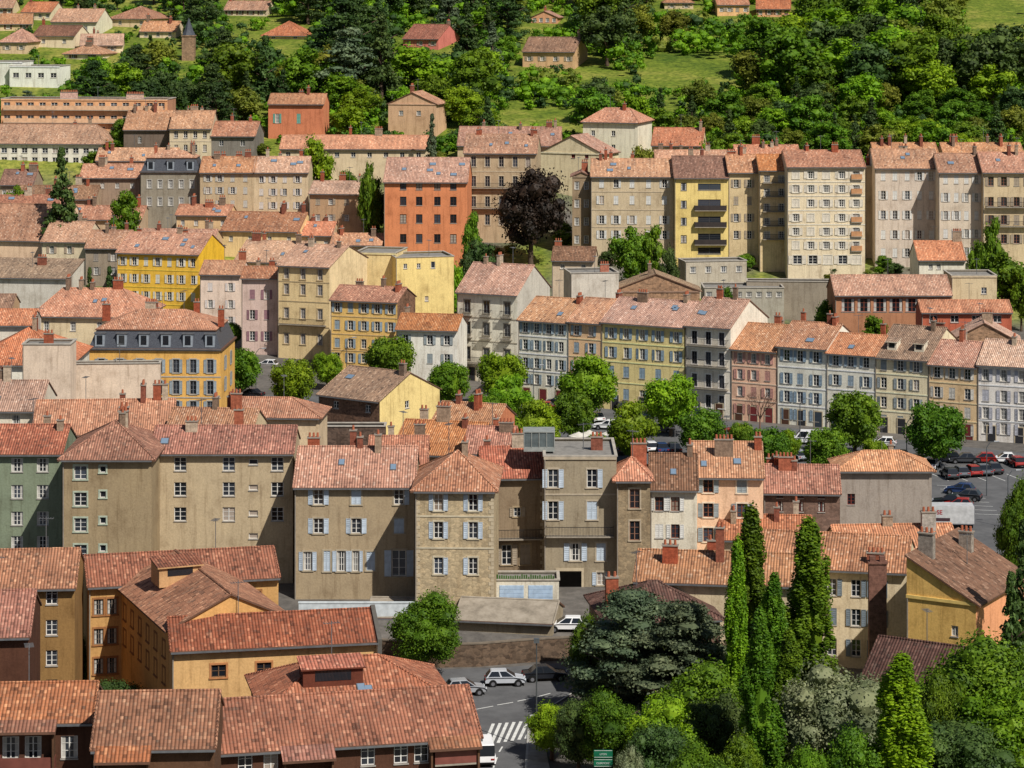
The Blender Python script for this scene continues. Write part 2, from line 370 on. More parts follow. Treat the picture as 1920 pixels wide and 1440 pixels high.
        if ir: ridge_bar(r,e1,r1,.11); ridge_bar(r,b1,r1,.11)
        if not ir: ridge_bar(r,e1,r1,.1)
        if not il: ridge_bar(r,e0,r0,.1)
        zf=lambda x,y: h0+rise-abs(y-D/2)*t
    elif roof=='gabley':
        zr=h0+rise; z_=h0-oh*t
        slab(r,[[(-oh,D+sd,z_),(-oh,-sd-.1,z_),(L/2,-sd-.1,zr),(L/2,D+sd,zr)],[(L+oh,-sd-.1,z_),(L+oh,D+sd,z_),(L/2,D+sd,zr),(L/2,-sd-.1,zr)]]); ridge_bar(r,(L/2,-sd-.1,zr),(L/2,D+sd,zr))
        zf=lambda x,y: h0+rise-abs(x-L/2)*t
    elif roof=='mono':
        slab(r,[[(-sd,-oh,h0-oh*t),(L+sd,-oh,h0-oh*t),(L+sd,D+sd,h0+(D+sd)*t),(-sd,D+sd,h0+(D+sd)*t)]]); zf=lambda x,y:h0+y*t
    elif roof=='monox':
        slab(r,[[(-sd,-.25,h0+(L+sd)*t),(L+oh,-.25,h0-oh*t),(L+oh,D+.25,h0-oh*t),(-sd,D+.25,h0+(L+sd)*t)]]); zf=lambda x,y:h0+(L-x)*t
    elif roof=='flat':
        r.poly([(0,0,H-.25),(L,0,H-.25),(L,D,H-.25),(0,D,H-.25)],0)
        r.box(-.12,L+.12,-.12,.22,H,H+.14,1); r.box(-.12,L+.12,D-.22,D+.12,H,H+.14,1); r.box(-.12,.22,.22,D-.22,H,H+.14,1); r.box(L-.22,L+.12,.22,D-.22,H,H+.14,1)
        r.box(.2,L-.2,.2,.22,H-.25,H,1); zf=lambda x,y:H-.25; t=0
    else: # mansard
        i1,h1=1.1,2.9; i=[(0,0,H),(L,0,H),(L,D,H),(0,D,H)]; j=[(i1,i1,H+h1),(L-i1,i1,H+h1),(L-i1,D-i1,H+h1),(i1,D-i1,H+h1)]
        for k in range(4): r.poly([i[k],i[(k+1)%4],j[(k+1)%4],j[k]],2)
        r.box(-.3,L+.3,-.3,D+.3,H-.2,H+.05,1)
        tt=.42; q=(D/2-i1); zr=H+h1+q*tt; z_=H+h1; o2=i1-.25
        e0,e1,b1,b0=(o2,o2,z_),(L-o2,o2,z_),(L-o2,D-o2,z_),(o2,D-o2,z_); r0,r1=(o2+q,D/2,zr),(L-o2-q,D/2,zr)
        slab(r,[[e0,e1,r1,r0],[b1,b0,r0,r1],[b0,e0,r0],[e1,b1,r1]]); zf=lambda x,y:zr-abs(y-D/2)*tt; t=tt
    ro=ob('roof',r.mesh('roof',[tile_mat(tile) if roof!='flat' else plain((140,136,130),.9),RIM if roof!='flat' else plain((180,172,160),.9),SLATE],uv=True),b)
    if roof=='mansard':
        n=max(3,int(L/3.4))
        for k in range(n):
            x=L*(k+.5)/n; d=MB(); d.box(-.75,.75,.05,1.3,H+.3,H+2.3,0); d.box(-.9,.9,-.08,1.4,H+2.3,H+2.45,1); d.box(-.45,.45,.02,.05,H+.6,H+2.05,2); ob('dormer',d.mesh('dormer',[plain((150,158,166),.7),ZINC,DARKGLASS]),ro,(x,0,0))
    if isinstance(chim,int):
        for k in range(chim):
            if roof in('gable','hip','mansard'): x=random.uniform(il+.8,max(il+.9,L-ir-.8)) if chim>1 or il or ir else random.choice([.7,L-.7]); y=D/2+random.choice([-.9,0,.3,1.2])
            elif roof=='gabley': x=L/2+random.choice([-1,.6]); y=random.uniform(2,max(2.5,D-1))
            else: x=random.uniform(1,max(1.1,L-1)); y=D*random.uniform(.4,.8)
            chimney(ro,x,y,zf(x,y),random.choice([.7,1.0,1.3,1.7]),.6,random.choice([1.0,1.4,1.8]),chc,None,random.choice([0,math.pi/2]))
    else:
        for c in chim:
            fx,fy,w,h,cc=(list(c)+[None]*5)[:5]; x,y=(along(fx)-u0 if fx>1.5 else fx*L),fy*D; chimney(ro,x,y,zf(x,y),w or 1,.7,h or 1.5,cc)
    if sk and roof in('gable','hip'):
        for k in range(sk):
            x=random.uniform(il+1,max(il+1.1,L-ir-1)); y=D*random.uniform(.12,.36); skylight(ro,x,y,zf(x,y)+.02,t,random.choice([.7,.9,1.3]),1.1)
    if ant and random.random()<.6: x=random.uniform(L*.3,L*.7); antenna(ro,x,D/2,zf(x,D/2))
    if roof not in('flat','gabley','monox'):
        g=MB(); zz=(h0-oh*t if roof!='mansard' else H+.1); yy=-oh if roof!='mansard' else -.3
        g.box(-.1,L+.1,yy-.13,yy-.003,zz-.22,zz-.08); ob('gutter',g.mesh('gutter',[ZINC]),b)
    if pipe and s>9 and roof!='gabley':
        g=MB(); g.box(.06,.16,-.13,-.03,0,H-.15); ob('drainpipe',g.mesh('drainpipe',[plain((150,140,128),.6)]),b)
    if corn:
        g=MB(); g.box(-.02,L+.02,-.14,.0,H-.32,H-.02)
        if bands:
            for y0_,y1_ in zip(rws,rws[1:]): z=(Z(y0_)+Z(y1_))/2; g.box(0,L,-.06,0,z-.09,z+.09)
        ob('cornice',g.mesh('cornice',[plain(sur or tuple(min(232,int(x*1.04)) for x in wall),.9)]),b)
    if quoin:
        g=MB(); n=int(H/.42)
        for k in range(n):
            w=.55 if k%2 else .32
            for xx in (0,L-w): g.box(xx,xx+w,-.035,.0,k*.42+.02,k*.42+.4)
        ob('quoins',g.mesh('quoins',[STONE]),b)
    def put(o,loc,rz):
        x,z,w,h,st=o
        wo=ob('window',win_mesh(w,h,fr,sur,st),b,loc,rz)
        if shut and st!='s' and h>.9:
            closed=random.random()<pc; sm=shut_mesh(w/2-.01,h,shut)
            for sg in(-1,1):
                if closed: ob('shutter',sm,wo,(sg*w/4,.03,0))
                elif random.random()<.93:
                    o_=ob('shutter',sm,wo,(sg*(w/2+w/4+.06),-.085,0)); o_.rotation_euler=(0,0,sg*random.choice([0,0,0,.08,.25]))
    for o in ops: put(o,(o[0],0,o[1]),0)
    for o in so: put(o,(L,o[0],o[1]),math.pi/2)
    for o in lo: put(o,(0,D-o[0],o[1]),-math.pi/2)
    if door:
        for k in range(door):
            x=L*(k+.5)/door; d=MB(); d.box(-.6,.6,-.05,.01,0,2.3,0); d.box(-.75,-.6,-.07,.01,0,2.45,1); d.box(.6,.75,-.07,.01,0,2.45,1); d.box(-.6,.6,-.07,.01,2.3,2.45,1)
            ob('door',d.mesh('door',[plain(random.choice([(90,60,45),(60,70,80),(120,50,50),(50,50,54)]),.6),STONE]),b,(x,0,max(0,tz(X0,Y0)-zb)))
    if balc:
        for (y,px0,px1,sol) in balc:
            xa,xb=along(px0)-u0,along(px1)-u0; balcony(b,(xa+xb)/2,Z(y),xb-xa,dep=bd,solid=sol)
    return dict(b=b,roof=ro,along=lambda p:along(p)-u0,Z=Z,L=L,D=D,H=H,zf=zf,t=t,wall=wobj,h0=h0,tile=tile)
def roofbox(d,px,fy,w,dep,h,c,tile='front',name='dormer',glass=True):
    x=d['along'](px); y=fy*d['D']; z=d['zf'](x,y); m=MB()
    m.box(-w/2,w/2,0,dep,-.6,h,0); m.poly([(-w/2-.2,-.25,h),(w/2+.2,-.25,h),(w/2+.2,dep,h+.45),(-w/2-.2,dep,h+.45)],1); m.poly([(-w/2-.2,-.25,h-.12),(-w/2-.2,dep,h+.3),(w/2+.2,dep,h+.3),(w/2+.2,-.25,h-.12)],0); m.poly([(-w/2-.2,-.25,h-.12),(w/2+.2,-.25,h-.12),(w/2+.2,-.25,h),(-w/2-.2,-.25,h)],0)
    if glass: m.box(-w*.3,w*.3,-.03,0,h*.3,h*.85,2)
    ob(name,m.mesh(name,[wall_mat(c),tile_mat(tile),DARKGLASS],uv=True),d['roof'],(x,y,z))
def eave_drop(d,px0,px1,ln,c=(92,66,50)):
    xa,xb=d['along'](px0),d['along'](px1); t=d['t']; oh=.48; z=d['h0']-oh*t+.012; m=MB()
    slab(m,[[(xa,-oh-ln,z-ln*t),(xb,-oh-ln,z-ln*t),(xb,-oh+.4,z+.4*t),(xa,-oh+.4,z+.4*t)]],.2)
    for x in (xa+.15,xb-.3): m.box(x,x+.15,-oh-ln+.3,-.02,0,z-ln*t-.3,2)
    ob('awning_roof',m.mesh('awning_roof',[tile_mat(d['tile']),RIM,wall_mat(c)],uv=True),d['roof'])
BLUE=(150,166,176); LB=(190,202,214); GRB=(150,158,160); WHs=(218,216,210); BRN=(110,80,62); TAUPE=(165,150,130)
# ================= FRONT (nearest roofs)
d=B('dark brown',-90,172,1350,1281,25,3,(84,56,44),[1402],[20,62,130],tile='front',name='apartment_building',cat='apartment building',ww=1.25,wh=1.7,chim=0,note='and wooden balconies',yb=1500,balc=[(1440,0,105,(120,70,60))])
eave_drop(d,-60,108,.9)
d=B('dark brown',174,402,1398,1297,26.0,3,(92,66,50),[1465],[230,300],tile='front',name='apartment_building',cat='apartment building',chim=0,yb=1500)
eave_drop(d,180,285,1.2)
d=B('dark brown',404,900,1392,1300,24.6,12,(84,56,44),[1418],[460,508,690,752,790,850],tile='front',name='apartment_building',cat='apartment building',ww=1.1,wh=1.6,chim=0,yb=1500,note='and stepped eaves',balc=[(1438,812,890,(130,76,66))])
eave_drop(d,525,625,1.2); eave_drop(d,800,898,.9)
d=B('red brown',500,850,1322,1232,23.3,12,(150,80,55),0,0,tile='red',roof='hip',name='apartment_building',cat='apartment building',chim=0,yb=1500,sk=2,note='and brick dormer')
roofbox(d,632,.2,4.9,2.6,1.5,(96,52,40),'red')
d=B('ochre',-70,140,1100,1031,20.6,5,(140,108,68),[1120,1178,1235,1290],[30,97],tile='front',name='apartment_building',cat='apartment building',ww=1.05,wh=1.4,chim=0,yb=1383,sk=0,pitch=22)
d=B('dark brown',-70,54,1190,1108,22,5,(84,54,42),[1230,1290],[-20],tile='front',name='apartment_building',cat='apartment building',chim=0,yb=1480)
d=B('ochre rendered',166,522,1087,1034,19.7,13,(190,148,96),[1130,1185,1240],[185,210,480],tile='front',name='school_building',cat='building',chim=0,yb=1330,ww=.9,wh=1.5,sur=(160,110,70),fr=(120,110,100))
d=B('ochre rendered',318,545,1168,None,21,22,(204,156,100),[1200],[370],tile='front',roof='gabley',D=19,pitch=25,name='school_building',cat='building',chim=0,yb=1340,sl=0,ww=.9,wh=1.5,fr=(110,100,90),note='towards the street')
roofbox(d,395,.55,4,3,1.3,(190,150,110),'front')
b=d['b']
for i in range(6):
    for y in (1215,1265):
        o=ob('window',win_mesh(.9,1.4,(120,110,95),(150,105,70)),b,(-.005,2+i*2.9,d['Z'](y)),-math.pi/2)
d=B('ochre rendered',322,706,1207,1150,21.3,11,(204,164,114),[1253],[410,495,585,655],tile='front',name='school_building',cat='building',chim=0,yb=1345,ww=1.3,wh=1.1,fr=(120,90,66),sur=(190,130,84),note='and brown blinds')
g=MB(); L_,D_,H_,t_=d['L'],d['D'],d['H'],d['t']
for (ya,yc) in ((-.6,D_/2),(D_/2,D_+.6)):
    za,zc=[d['h0']+D_/2*t_-abs(y-D_/2)*t_+.3 for y in (ya,yc)]
    g.poly([(L_+.02,ya,za-.7),(L_+.02,ya,za),(L_+.02,yc,zc),(L_+.02,yc,zc-.7)]); g.poly([(L_+.4,ya,za-.7),(L_+.4,yc,zc-.7),(L_+.4,yc,zc),(L_+.4,ya,za)]); g.poly([(L_+.02,ya,za),(L_+.4,ya,za),(L_+.4,yc,zc),(L_+.02,yc,zc)])
g.poly([(L_+.02,-.6,0+H_-1.2),(L_+.4,-.6,H_-1.2),(L_+.4,-.6,d['h0']-.6*t_+.3),(L_+.02,-.6,d['h0']-.6*t_+.3)])
ob('parapet',g.mesh('parapet',[plain((96,92,86),.9)]),d['b'])
# ================= B zone
B('grey green',-60,116,848,797,17,0,(124,134,116),[872,922,972,1018],[-20,32,80],tile='front',name='apartment_building',cat='apartment building',ww=1.3,wh=1.5,chim=2,yb=1100)
B('taupe',117,284,858,790,17.5,0,(152,134,108),[886,936,984,1034],[151],tile='front',roof='hip',name='apartment_building',cat='apartment building',ww=1.35,wh=1.45,sur=(180,190,170),chim=3,yb=1115,rowspec=[(193,y,.65,.7,'s') for y in (880,927,976,1028)])
B('beige',284,549,847,799,17.1,0,(180,162,136),[870,917,964],[338,429,520],tile='front',name='apartment_building',cat='apartment building',ww=1.35,wh=1.5,chim=2,yb=1105,sk=1,rowspec=[(x,y,1.0,.6,'s') for x in (293,475) for y in (866,914,962,1005)],note='and small windows')
B('grey stone',552,777,910,838,17.5,0,(162,144,120),[932,986],[597,668,748],kind='plaster',tile='mid',shut=LB,pc=.3,ww=1.05,wh=1.6,sur=(178,164,140),chim=4,sk=2,yb=1112,rowspec=[(577,1052,.9,2.0,'n'),(613,1052,.7,2.2,'n'),(640,1052,.9,2.2,'n'),(667,1052,.7,2.2,'n'),(695,1052,.9,2.0,'n'),(748,1056,1.5,2.8,'n')],note='and pale shutters')
B('tan stone',778,926,917,846,17.9,-2,(180,164,138),[942,994,1061],[822,887],kind='stone',tile='mid',roof='hip',shut=LB,pc=.25,ww=.95,wh=1.75,sur=(202,190,164),chim=1,yb=1118,quoin=True,bands=True,note='and corner stones')
B('brown',905,1022,893,838,17.0,4,(140,122,102),0,0,kind='plaster',tile='red',chim=2,yb=1118,quoin=True,rowspec=[(950,1040,1.1,2.2,'n'),(985,1040,1.1,2.2,'n'),(970,960,.8,1.0,'n')],shut=TAUPE,sur=(170,150,120),balc=[(1008,925,1022,None)])
d=B('grey',1020,1156,856,None,17.2,0,(150,138,120),[897,957],[1037,1110],kind='plaster',roof='flat',D=11,shut=LB,pc=.1,ww=1.1,wh=2.0,sur=(186,172,150),chim=[(.75,.5,1.3,1.4)],yb=1125,note='and rooftop glass room',bands=True,rowspec=[(1079,1035,1.2,1.9,'n'),(1127,1035,1.0,1.9,'n'),(1127,1085,.9,1.4,'n')],balc=[(1003,1024,1150,None)])
g=MB(); z=d['H']
g.box(0,3.4,0,3,0,.5,0); g.box(-.05,3.45,-.05,3.05,2.1,2.2,0)
for i in range(5): xx=i*.83; g.box(xx,xx+.08,-.03,.06,.5,2.1,0); g.box(xx,xx+.08,2.94,3.03,.5,2.1,0)
for yy in (.9,1.9): g.box(3.34,3.43,yy,yy+.08,.5,2.1,0)
g.box(.05,3.38,.04,2.96,.5,2.09,1)
ob('glass_room',g.mesh('glass_room',[plain((150,154,150),.6),plain((96,106,108),.3,0,.5,.3)]),d['b'],(-2.2,3,z))
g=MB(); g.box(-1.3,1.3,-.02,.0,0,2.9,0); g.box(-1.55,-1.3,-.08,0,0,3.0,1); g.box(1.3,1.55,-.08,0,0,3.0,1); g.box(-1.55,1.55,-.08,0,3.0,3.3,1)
ob('gateway',g.mesh('gateway',[plain((16,15,14),1,0,0),STONE]),d['b'],(d['along'](1068),-.01,d['Z'](1122)))  # near-black panel paints in the shade inside the passage mouth
B('brown stone',1156,1219,898,858,17.3,0,(150,134,112),[935,995],[1190],kind='stone',tile='orange',roof='hip',ww=1.1,wh=2.1,sur=(186,170,146),fr=(150,110,90),chim=1,yb=1100)
B('white',1219,1307,915,851,17.2,-3,(214,206,192),[945,996],[1236,1266],tile='brown',shut=WHs,ww=.9,wh=1.5,fr=(120,70,55),chim=1,yb=1080,sk=1,pc=.3)
B('salmon pink',1300,1431,892,829,16.8,-3,(226,188,160),[911,957,1003],[1328,1391],tile='orange',shut=GRB,ww=1.1,wh=1.55,fr=(130,80,60),sur=(235,215,190),chim=[(.45,.3,2.1,1.7,(140,120,104)),(.95,.4,.8,1.3)],yb=1065,sk=2,pc=.1,note='and wide chimney')
B('dark stone',1432,1575,922,872,16.0,-4,(120,98,90),[930,950],[1462,1500,1540],kind='stone',tile='red',chim=4,yb=1010,ww=.8,wh=1.2,fr=(110,60,50))
B('grey plastered',1573,1747,880,846,15.7,0,(154,144,138),[936],[1596],tile='orange',roof='hip',chim=1,yb=985,ww=.9,wh=1.3,fr=(130,60,50))
# lower right block
d=B('cream',1190,1545,1092,1036,19.2,-8,(200,184,158),0,0,tile='mid',name='town_house',chim=[(1252,.3,1.5,1.6,(170,88,62)),(1346,.35,.8,3.2,(146,88,70)),(1330,.6,1.2,1.2,(170,92,68))],yb=1200,pitch=20)
d=B('cream',1390,1700,1064,1000,18.6,-12,(208,192,166),[1100,1155,1212],[1560,1605,1645],tile='mid',shut=(120,132,142),ww=.95,wh=1.7,fr=(200,200,200),chim=[(1640,.1,1.7,.9,(150,90,70))],yb=1280,note='and grey shutters',pitch=20)
B('yellow ochre',1700,1830,1122,None,19.8,-30,(236,192,116),[1180],[1790],tile='brown',roof='monox',D=14,pitch=28,chim=[(.12,.22,1.5,2.0,(150,142,134)),(.3,.75,1.3,1.6,(160,150,140))],yb=1260,side_wall=((232,162,122),'plaster'),left_wall=((84,72,66),'darkstone'),note='and tall chimneys',ww=.7,wh=1.0)  # left wall: dark stone with its shade put into the colour
B('ochre',1575,1800,1036,984,17.8,4,(220,176,120),0,0,tile='orange',name='town_house',chim=[(1680,.5,1.1,.9),(1755,.4,1.5,1.8,(170,165,158))],yb=1150)
B('dark',1140,1350,1160,1090,19.6,8,(120,94,84),0,0,tile='dark',roof='hip',chim=[(1160,.35,1.2,1.5)],yb=1240,name='town_house')
B('dark',1610,1790,1300,1205,21.2,-30,(90,70,64),0,0,tile='dark',chim=0,yb=1400,name='town_house',D=10)
cs=bpy.data.objects.new('chimney_stack',None); COL.objects.link(cs); cs.location=((1645-CX)/19.3,F/19.3,0); top(cs,'tall brown brick chimney stack against a cream house','chimney')
m=MB(); zt=HC-(1056-VH)/19.3; m.box(-.85,.85,-.45,.45,-.2,zt); m.box(-.95,.95,-.55,.55,zt,zt+.2); m.box(-.75,-.2,-.3,.3,zt+.2,zt+.7); m.box(.2,.75,-.3,.3,zt+.2,zt+.7)
ob('stack',m.mesh('stack',[brick_mat((128,92,80))]),cs)
B('cream',1350,1520,1010,966,17.0,-6,(196,176,150),0,0,tile='red',name='town_house',chim=3,yb=1080)
# sheds + garage
B('grey',690,860,1156,1122,17.9,-4,(150,140,126),0,0,tile='grey',name='shed',cat='shed',chim=0,corn=False,yb=1190,ant=0,D=7.5,lab='low grey roofed shed in a yard behind stone wall')
B('grey',855,1036,1162,1124,18.2,-10,(150,138,120),0,0,tile='grey',name='shed',cat='shed',chim=0,corn=False,yb=1206,ant=0,D=7,lab='low plastered shed with grey pitched roof behind stone wall')
d=B('white',926,1048,1088,None,17.5,0,(205,200,190),0,0,roof='flat',D=4,name='garage',cat='garage',chim=0,corn=False,yb=1140,ant=0,note='and two pale garage doors')
for x in (1.9,5.0):
    g=MB(); g.box(-1.3,1.3,-.05,.0,0,2.2,0)
    for k in range(5): g.box(-1.3,1.3,-.07,-.05,.1+k*.42,.46+k*.42,0)
    ob('door',g.mesh('door',[plain((170,192,216),.5)]),d['b'],(x,0,max(0,d['Z'](1136))))
g=MB()
for k in range(26): g.box(k*.24,k*.24+.16,-.1,.25,-.05,random.uniform(.2,.5))
ob('flower_box',g.mesh('flower_box',[plain((60,96,36),.9)]),d['b'],(.3,.1,d['H']+.1))
# ================= D zone
B('sandy',60,322,812,750,15.2,4,(200,180,150),0,0,tile='orange',chim=4,yb=900)
B('beige',310,470,812,766,15.4,-6,(200,180,150),0,0,tile='mid',chim=3,yb=900)
B('sand coloured',438,598,780,746,14.5,-4,(206,184,156),0,0,tile='orange',chim=0,yb=850,ir=4)
B('cream',-30,74,768,714,14.8,0,(214,204,190),[790],[30],tile='pink',chim=2,yb=880,sk=1)
B('pinkish grey plastered',128,300,682,None,13.2,4,(210,190,174),0,0,roof='flat',D=2.5,chim=0,yb=830,note='and blank wall',corn=False)
B('pinkish grey plastered',42,132,646,None,13.5,0,(210,190,174),0,0,roof='flat',D=5,chim=1,yb=830,corn=False)
B('white',-60,130,682,614,12.8,0,(225,220,210),0,0,tile='orange',roof='hip',chim=2,yb=800)
d=B('ochre',166,414,654,None,12.0,-3,(218,170,96),[686,726,764],[190,225,262,298,330,362,394],roof='mansard',tile='mid',D=14,shut=(150,160,166),pc=.1,sur=(176,170,160),fr=(120,124,130),wh=2.1,ww=.95,chim=[(.08,.4,1.2,1.4,(160,86,62)),(.4,.55,1.6,1.2),(.75,.6,.9,1.5,(160,86,62)),(.97,.3,.9,1.5,(160,86,62))],yb=790,bands=True,name='corner_building',cat='building',side_wall=((218,170,96),'plaster'),srw=[(.3,686,.9,2.0),(.7,686,.9,2.0),(.3,726,.9,2.0),(.7,726,.9,2.0)])
B('shaded stone',598,712,744,None,12.6,-36,(112,88,76),[762],[630,690],kind='darkstone',tile='old',D=14.5,pitch=24,chim=[(.93,.45,1.0,1.6,(140,120,104))],yb=835,side_wall=((236,210,146),'plaster'),sk=1,srw=[(.22,752,.9,1.1),(.45,762,1.0,1.1),(.6,738,.9,1.0)],wh=1.1,name='detached_house',note='and yellow gable')  # front is dark stone, its shade also put into the wall colour
B('dark stone',600,722,800,None,13.3,0,(90,76,70),0,0,kind='darkstone',roof='flat',D=3,chim=0,yb=850,name='garden_wall',cat='wall',corn=False,pipe=False,ant=0,lab='dark volcanic stone garden wall beside tiled houses')
B('cream',735,890,850,790,15.0,-14,(190,160,130),0,0,tile='orange',chim=3,yb=920)
B('rust',812,930,790,756,13.9,-18,(176,116,88),0,0,tile='mid',chim=3,yb=860,side_wall=((190,120,88),'plaster'))
B('cream',870,960,848,800,15.3,-6,(190,165,140),0,0,tile='red',chim=2,yb=930)
B('brown',690,800,870,818,16.0,0,(150,110,90),0,0,tile='red',chim=2,yb=930)
# ================= E row (town square fronts)
B('bright yellow',219,373,474,437,9.8,-14,(238,190,76),4,7,yb=602,shut=(218,212,196),pc=.3,ww=.85,wh=1.6,tile='mid',sk=5,chim=3,side_wall=((246,198,60),'plaster'),bands=True,note='and cream shutters')
B('pale pink',375,452,513,489,10.05,-6,(226,204,192),[538,570,601],[394,432],yb=622,tile='orange',ww=.9,wh=1.5,shut=(225,214,208),chim=1,side_wall=((232,208,196),'plaster'))
B('mauve',453,520,520,500,10.4,-4,(200,176,170),[552,590,630],[473,500],yb=682,tile='mid',shut=(150,112,120),pc=.8,wh=1.7,ww=.95,chim=2,note='and closed shutters')
d=B('cream stone',521,618,498,459,10.5,-20,(222,198,154),[514,543,588,636],[537,568,600],yb=687,tile='pink',ww=1.0,wh=1.9,sur=(200,178,138),fr=(190,180,170),bands=True,chim=3,sk=1,side_wall=((230,206,166),'plaster'),balc=[(608,526,612,None)],D=17,note='and carved window heads')
B('cream',666,742,474,None,10.15,-10,(232,208,156),0,0,yb=600,roof='flat',D=10,chim=0,side_wall=((234,210,160),'plaster'))
B('pale yellow',742,851,482,None,10.2,14,(240,214,146),[498],[760,785],yb=600,roof='flat',D=9,ww=.7,wh=.9,chim=0,corn=False,rowspec=[(812,497,.8,1.2,'s'),(800,560,.7,.9,'s')],note='and tiny windows')
B('golden ochre',620,745,563,537,10.9,-18,(234,194,120),[578,611,645,672],5,yb=700,shut=BLUE,pc=.25,ww=.9,wh=1.6,tile='red',chim=3,side_wall=((120,94,80),'darkstone'),bands=True,sur=(214,184,132),D=9,note='and blue shutters')
B('white',743,857,617,589,11.2,-10,(228,224,218),[637,672],[760,806,838],yb=722,tile='orange',shut=GRB,ww=.95,wh=1.6,chim=1,door=2)
d=B('ornate white',857,970,548,495,11.0,-26,(238,232,218),[576,617,664],[876,912,951],yb=722,tile='pink',ww=1.15,wh=2.1,sur=(170,160,142),fr=(120,120,120),bands=True,chim=2,D=13,side_wall=((186,180,172),'plaster'),balc=[(681,862,964,None),(592,866,886,None),(592,902,922,None),(592,941,961,None),(633,866,886,None),(633,902,922,None),(633,941,961,None)],note='and iron balconies',door=2)
kw=dict(bands=True,pc=.2,door=3); A_=-28
B('creamy white',972,1065,601,559,11.55,A_,(240,236,224),[616,648,682,712],[985,1006,1029,1052],yb=765,tile='mid',shut=BLUE,ww=.9,wh=1.6,chim=1,sk=1,**kw)
B('peach',1065,1128,603,560,None,A_,(244,204,164),[620,652,686,718],[1081,1108],yb=770,tile='mid',shut=BLUE,ww=.9,wh=1.6,chim=1,**kw)
B('pale yellow',1128,1283,607,562,None,A_,(248,228,166),[628,664,700,742],[1146,1174,1204,1234,1268],yb=790,tile='pink',shut=(146,166,180),ww=1.0,wh=1.7,chim=2,sk=3,note='and blue shutters',**kw)
d=B('pale grey',1285,1370,611,560,None,A_,(230,222,212),[634,672,714,752],[1302,1328,1353],yb=802,tile='pink',ww=.9,wh=2.0,sur=(236,231,224),fr=(90,90,96),chim=3,sk=2,D=15,side_wall=((234,226,214),'plaster'),balc=[(y,1290,1366,None) for y in (647,686,727)],note='and iron balconies',bands=True,door=2)
B('rose',1371,1456,655,608,None,A_,(242,198,174),[672,703,735,768],[1387,1413,1439],yb=812,tile='mid',shut=(196,146,134),ww=.9,wh=1.5,chim=2,**kw)
B('bluish white',1457,1550,650,605,None,A_,(238,236,228),[668,711,745,778],[1475,1500,1530],yb=822,tile='mid',shut=(140,160,176),ww=.95,wh=1.7,chim=3,sk=1,side_wall=((226,224,216),'plaster'),**kw)
B('white',1550,1641,663,627,None,A_,(240,236,226),[678,714,750],[1567,1595,1624],yb=832,tile='orange',shut=(150,166,178),ww=.95,wh=1.6,chim=1,sk=1,**kw)
d=B('sand beige',1641,1740,671,612,None,A_,(236,222,192),[686,720,756,790],[1657,1688,1718],yb=845,tile='old',shut=GRB,ww=.95,wh=1.6,chim=2,note='and two dormers',**kw)
roofbox(d,1665,.1,1.5,1.8,1.3,(214,205,190),'old'); roofbox(d,1716,.1,1.5,1.8,1.3,(214,205,190),'old')
B('tan',1741,1832,684,640,None,A_,(236,204,164),[700,737,772,805],[1757,1785,1814],yb=857,tile='mid',shut=(205,200,190),ww=.95,wh=1.6,chim=2,**kw)
B('lilac white',1833,1990,686,640,None,A_+6,(236,230,228),[706,745,778,806],[1848,1882,1916,1950],yb=872,tile='pink',shut=(184,184,192),ww=1.0,wh=1.7,chim=2,**kw)
# behind the row
B('brown stone',1148,1312,545,None,10.3,0,(150,122,102),0,0,kind='darkstone',tile='old',roof='gabley',D=8,pitch=21,chim=1,yb=610,name='barn',cat='barn',lab='brown rubble stone gable with low tiled roof')
B('pale grey',1070,1160,512,None,10.4,8,(196,188,180),0,0,roof='flat',D=8,chim=[(.75,.3,1.6,1.5,(180,116,96))],yb=600,corn=False)
B('cream',1035,1114,487,463,9.9,-6,(200,180,160),[500],2,tile='brown',chim=1,yb=540,ww=.9,wh=.9)
B('grey concrete',1320,1470,540,None,9.9,0,(166,160,150),[552],8,roof='flat',D=8,chim=0,yb=580,name='low_building',cat='building',ww=1.1,wh=1.0,corn=False)
B('pale grey concrete',1285,1400,490,None,9.6,10,(184,174,160),[505],4,roof='flat',D=6,chim=0,yb=530,name='low_building',cat='building',ww=1.2,wh=1.2,corn=False)
B('pale concrete',1400,1560,528,None,9.8,-4,(146,136,124),0,0,roof='flat',D=4,chim=0,yb=550,name='terrace_wall',cat='wall',corn=False,pipe=False,ant=0,lab='pale concrete terrace wall below apartment blocks')
d=B('glass fronted',1566,1784,552,516,10.4,0,(170,120,92),[572],[1590,1620,1650,1680,1710,1745],tile='mid',chim=0,yb=612,name='community_hall',cat='building',ww=2.4,wh=2.4,note='and wide windows',fr=(150,80,60))
B('beige',1784,1869,517,None,10.2,0,(200,182,152),[545],[1845],roof='flat',D=9,chim=0,yb=600,ww=1,wh=1.2,name='low_building',cat='building')
B('brick red',1728,1897,584,563,10.9,0,(180,98,76),[598],[1750,1790,1830,1870],tile='orange',chim=0,yb=640,ww=1.4,wh=1.2,name='low_building',cat='building')
B('brown stone',1780,1912,640,None,11.5,-8,(154,126,106),0,0,kind='darkstone',tile='pink',roof='gabley',D=9,pitch=28,chim=1,yb=700,name='barn',cat='barn',lab='brown rubble stone gable end behind townhouses')
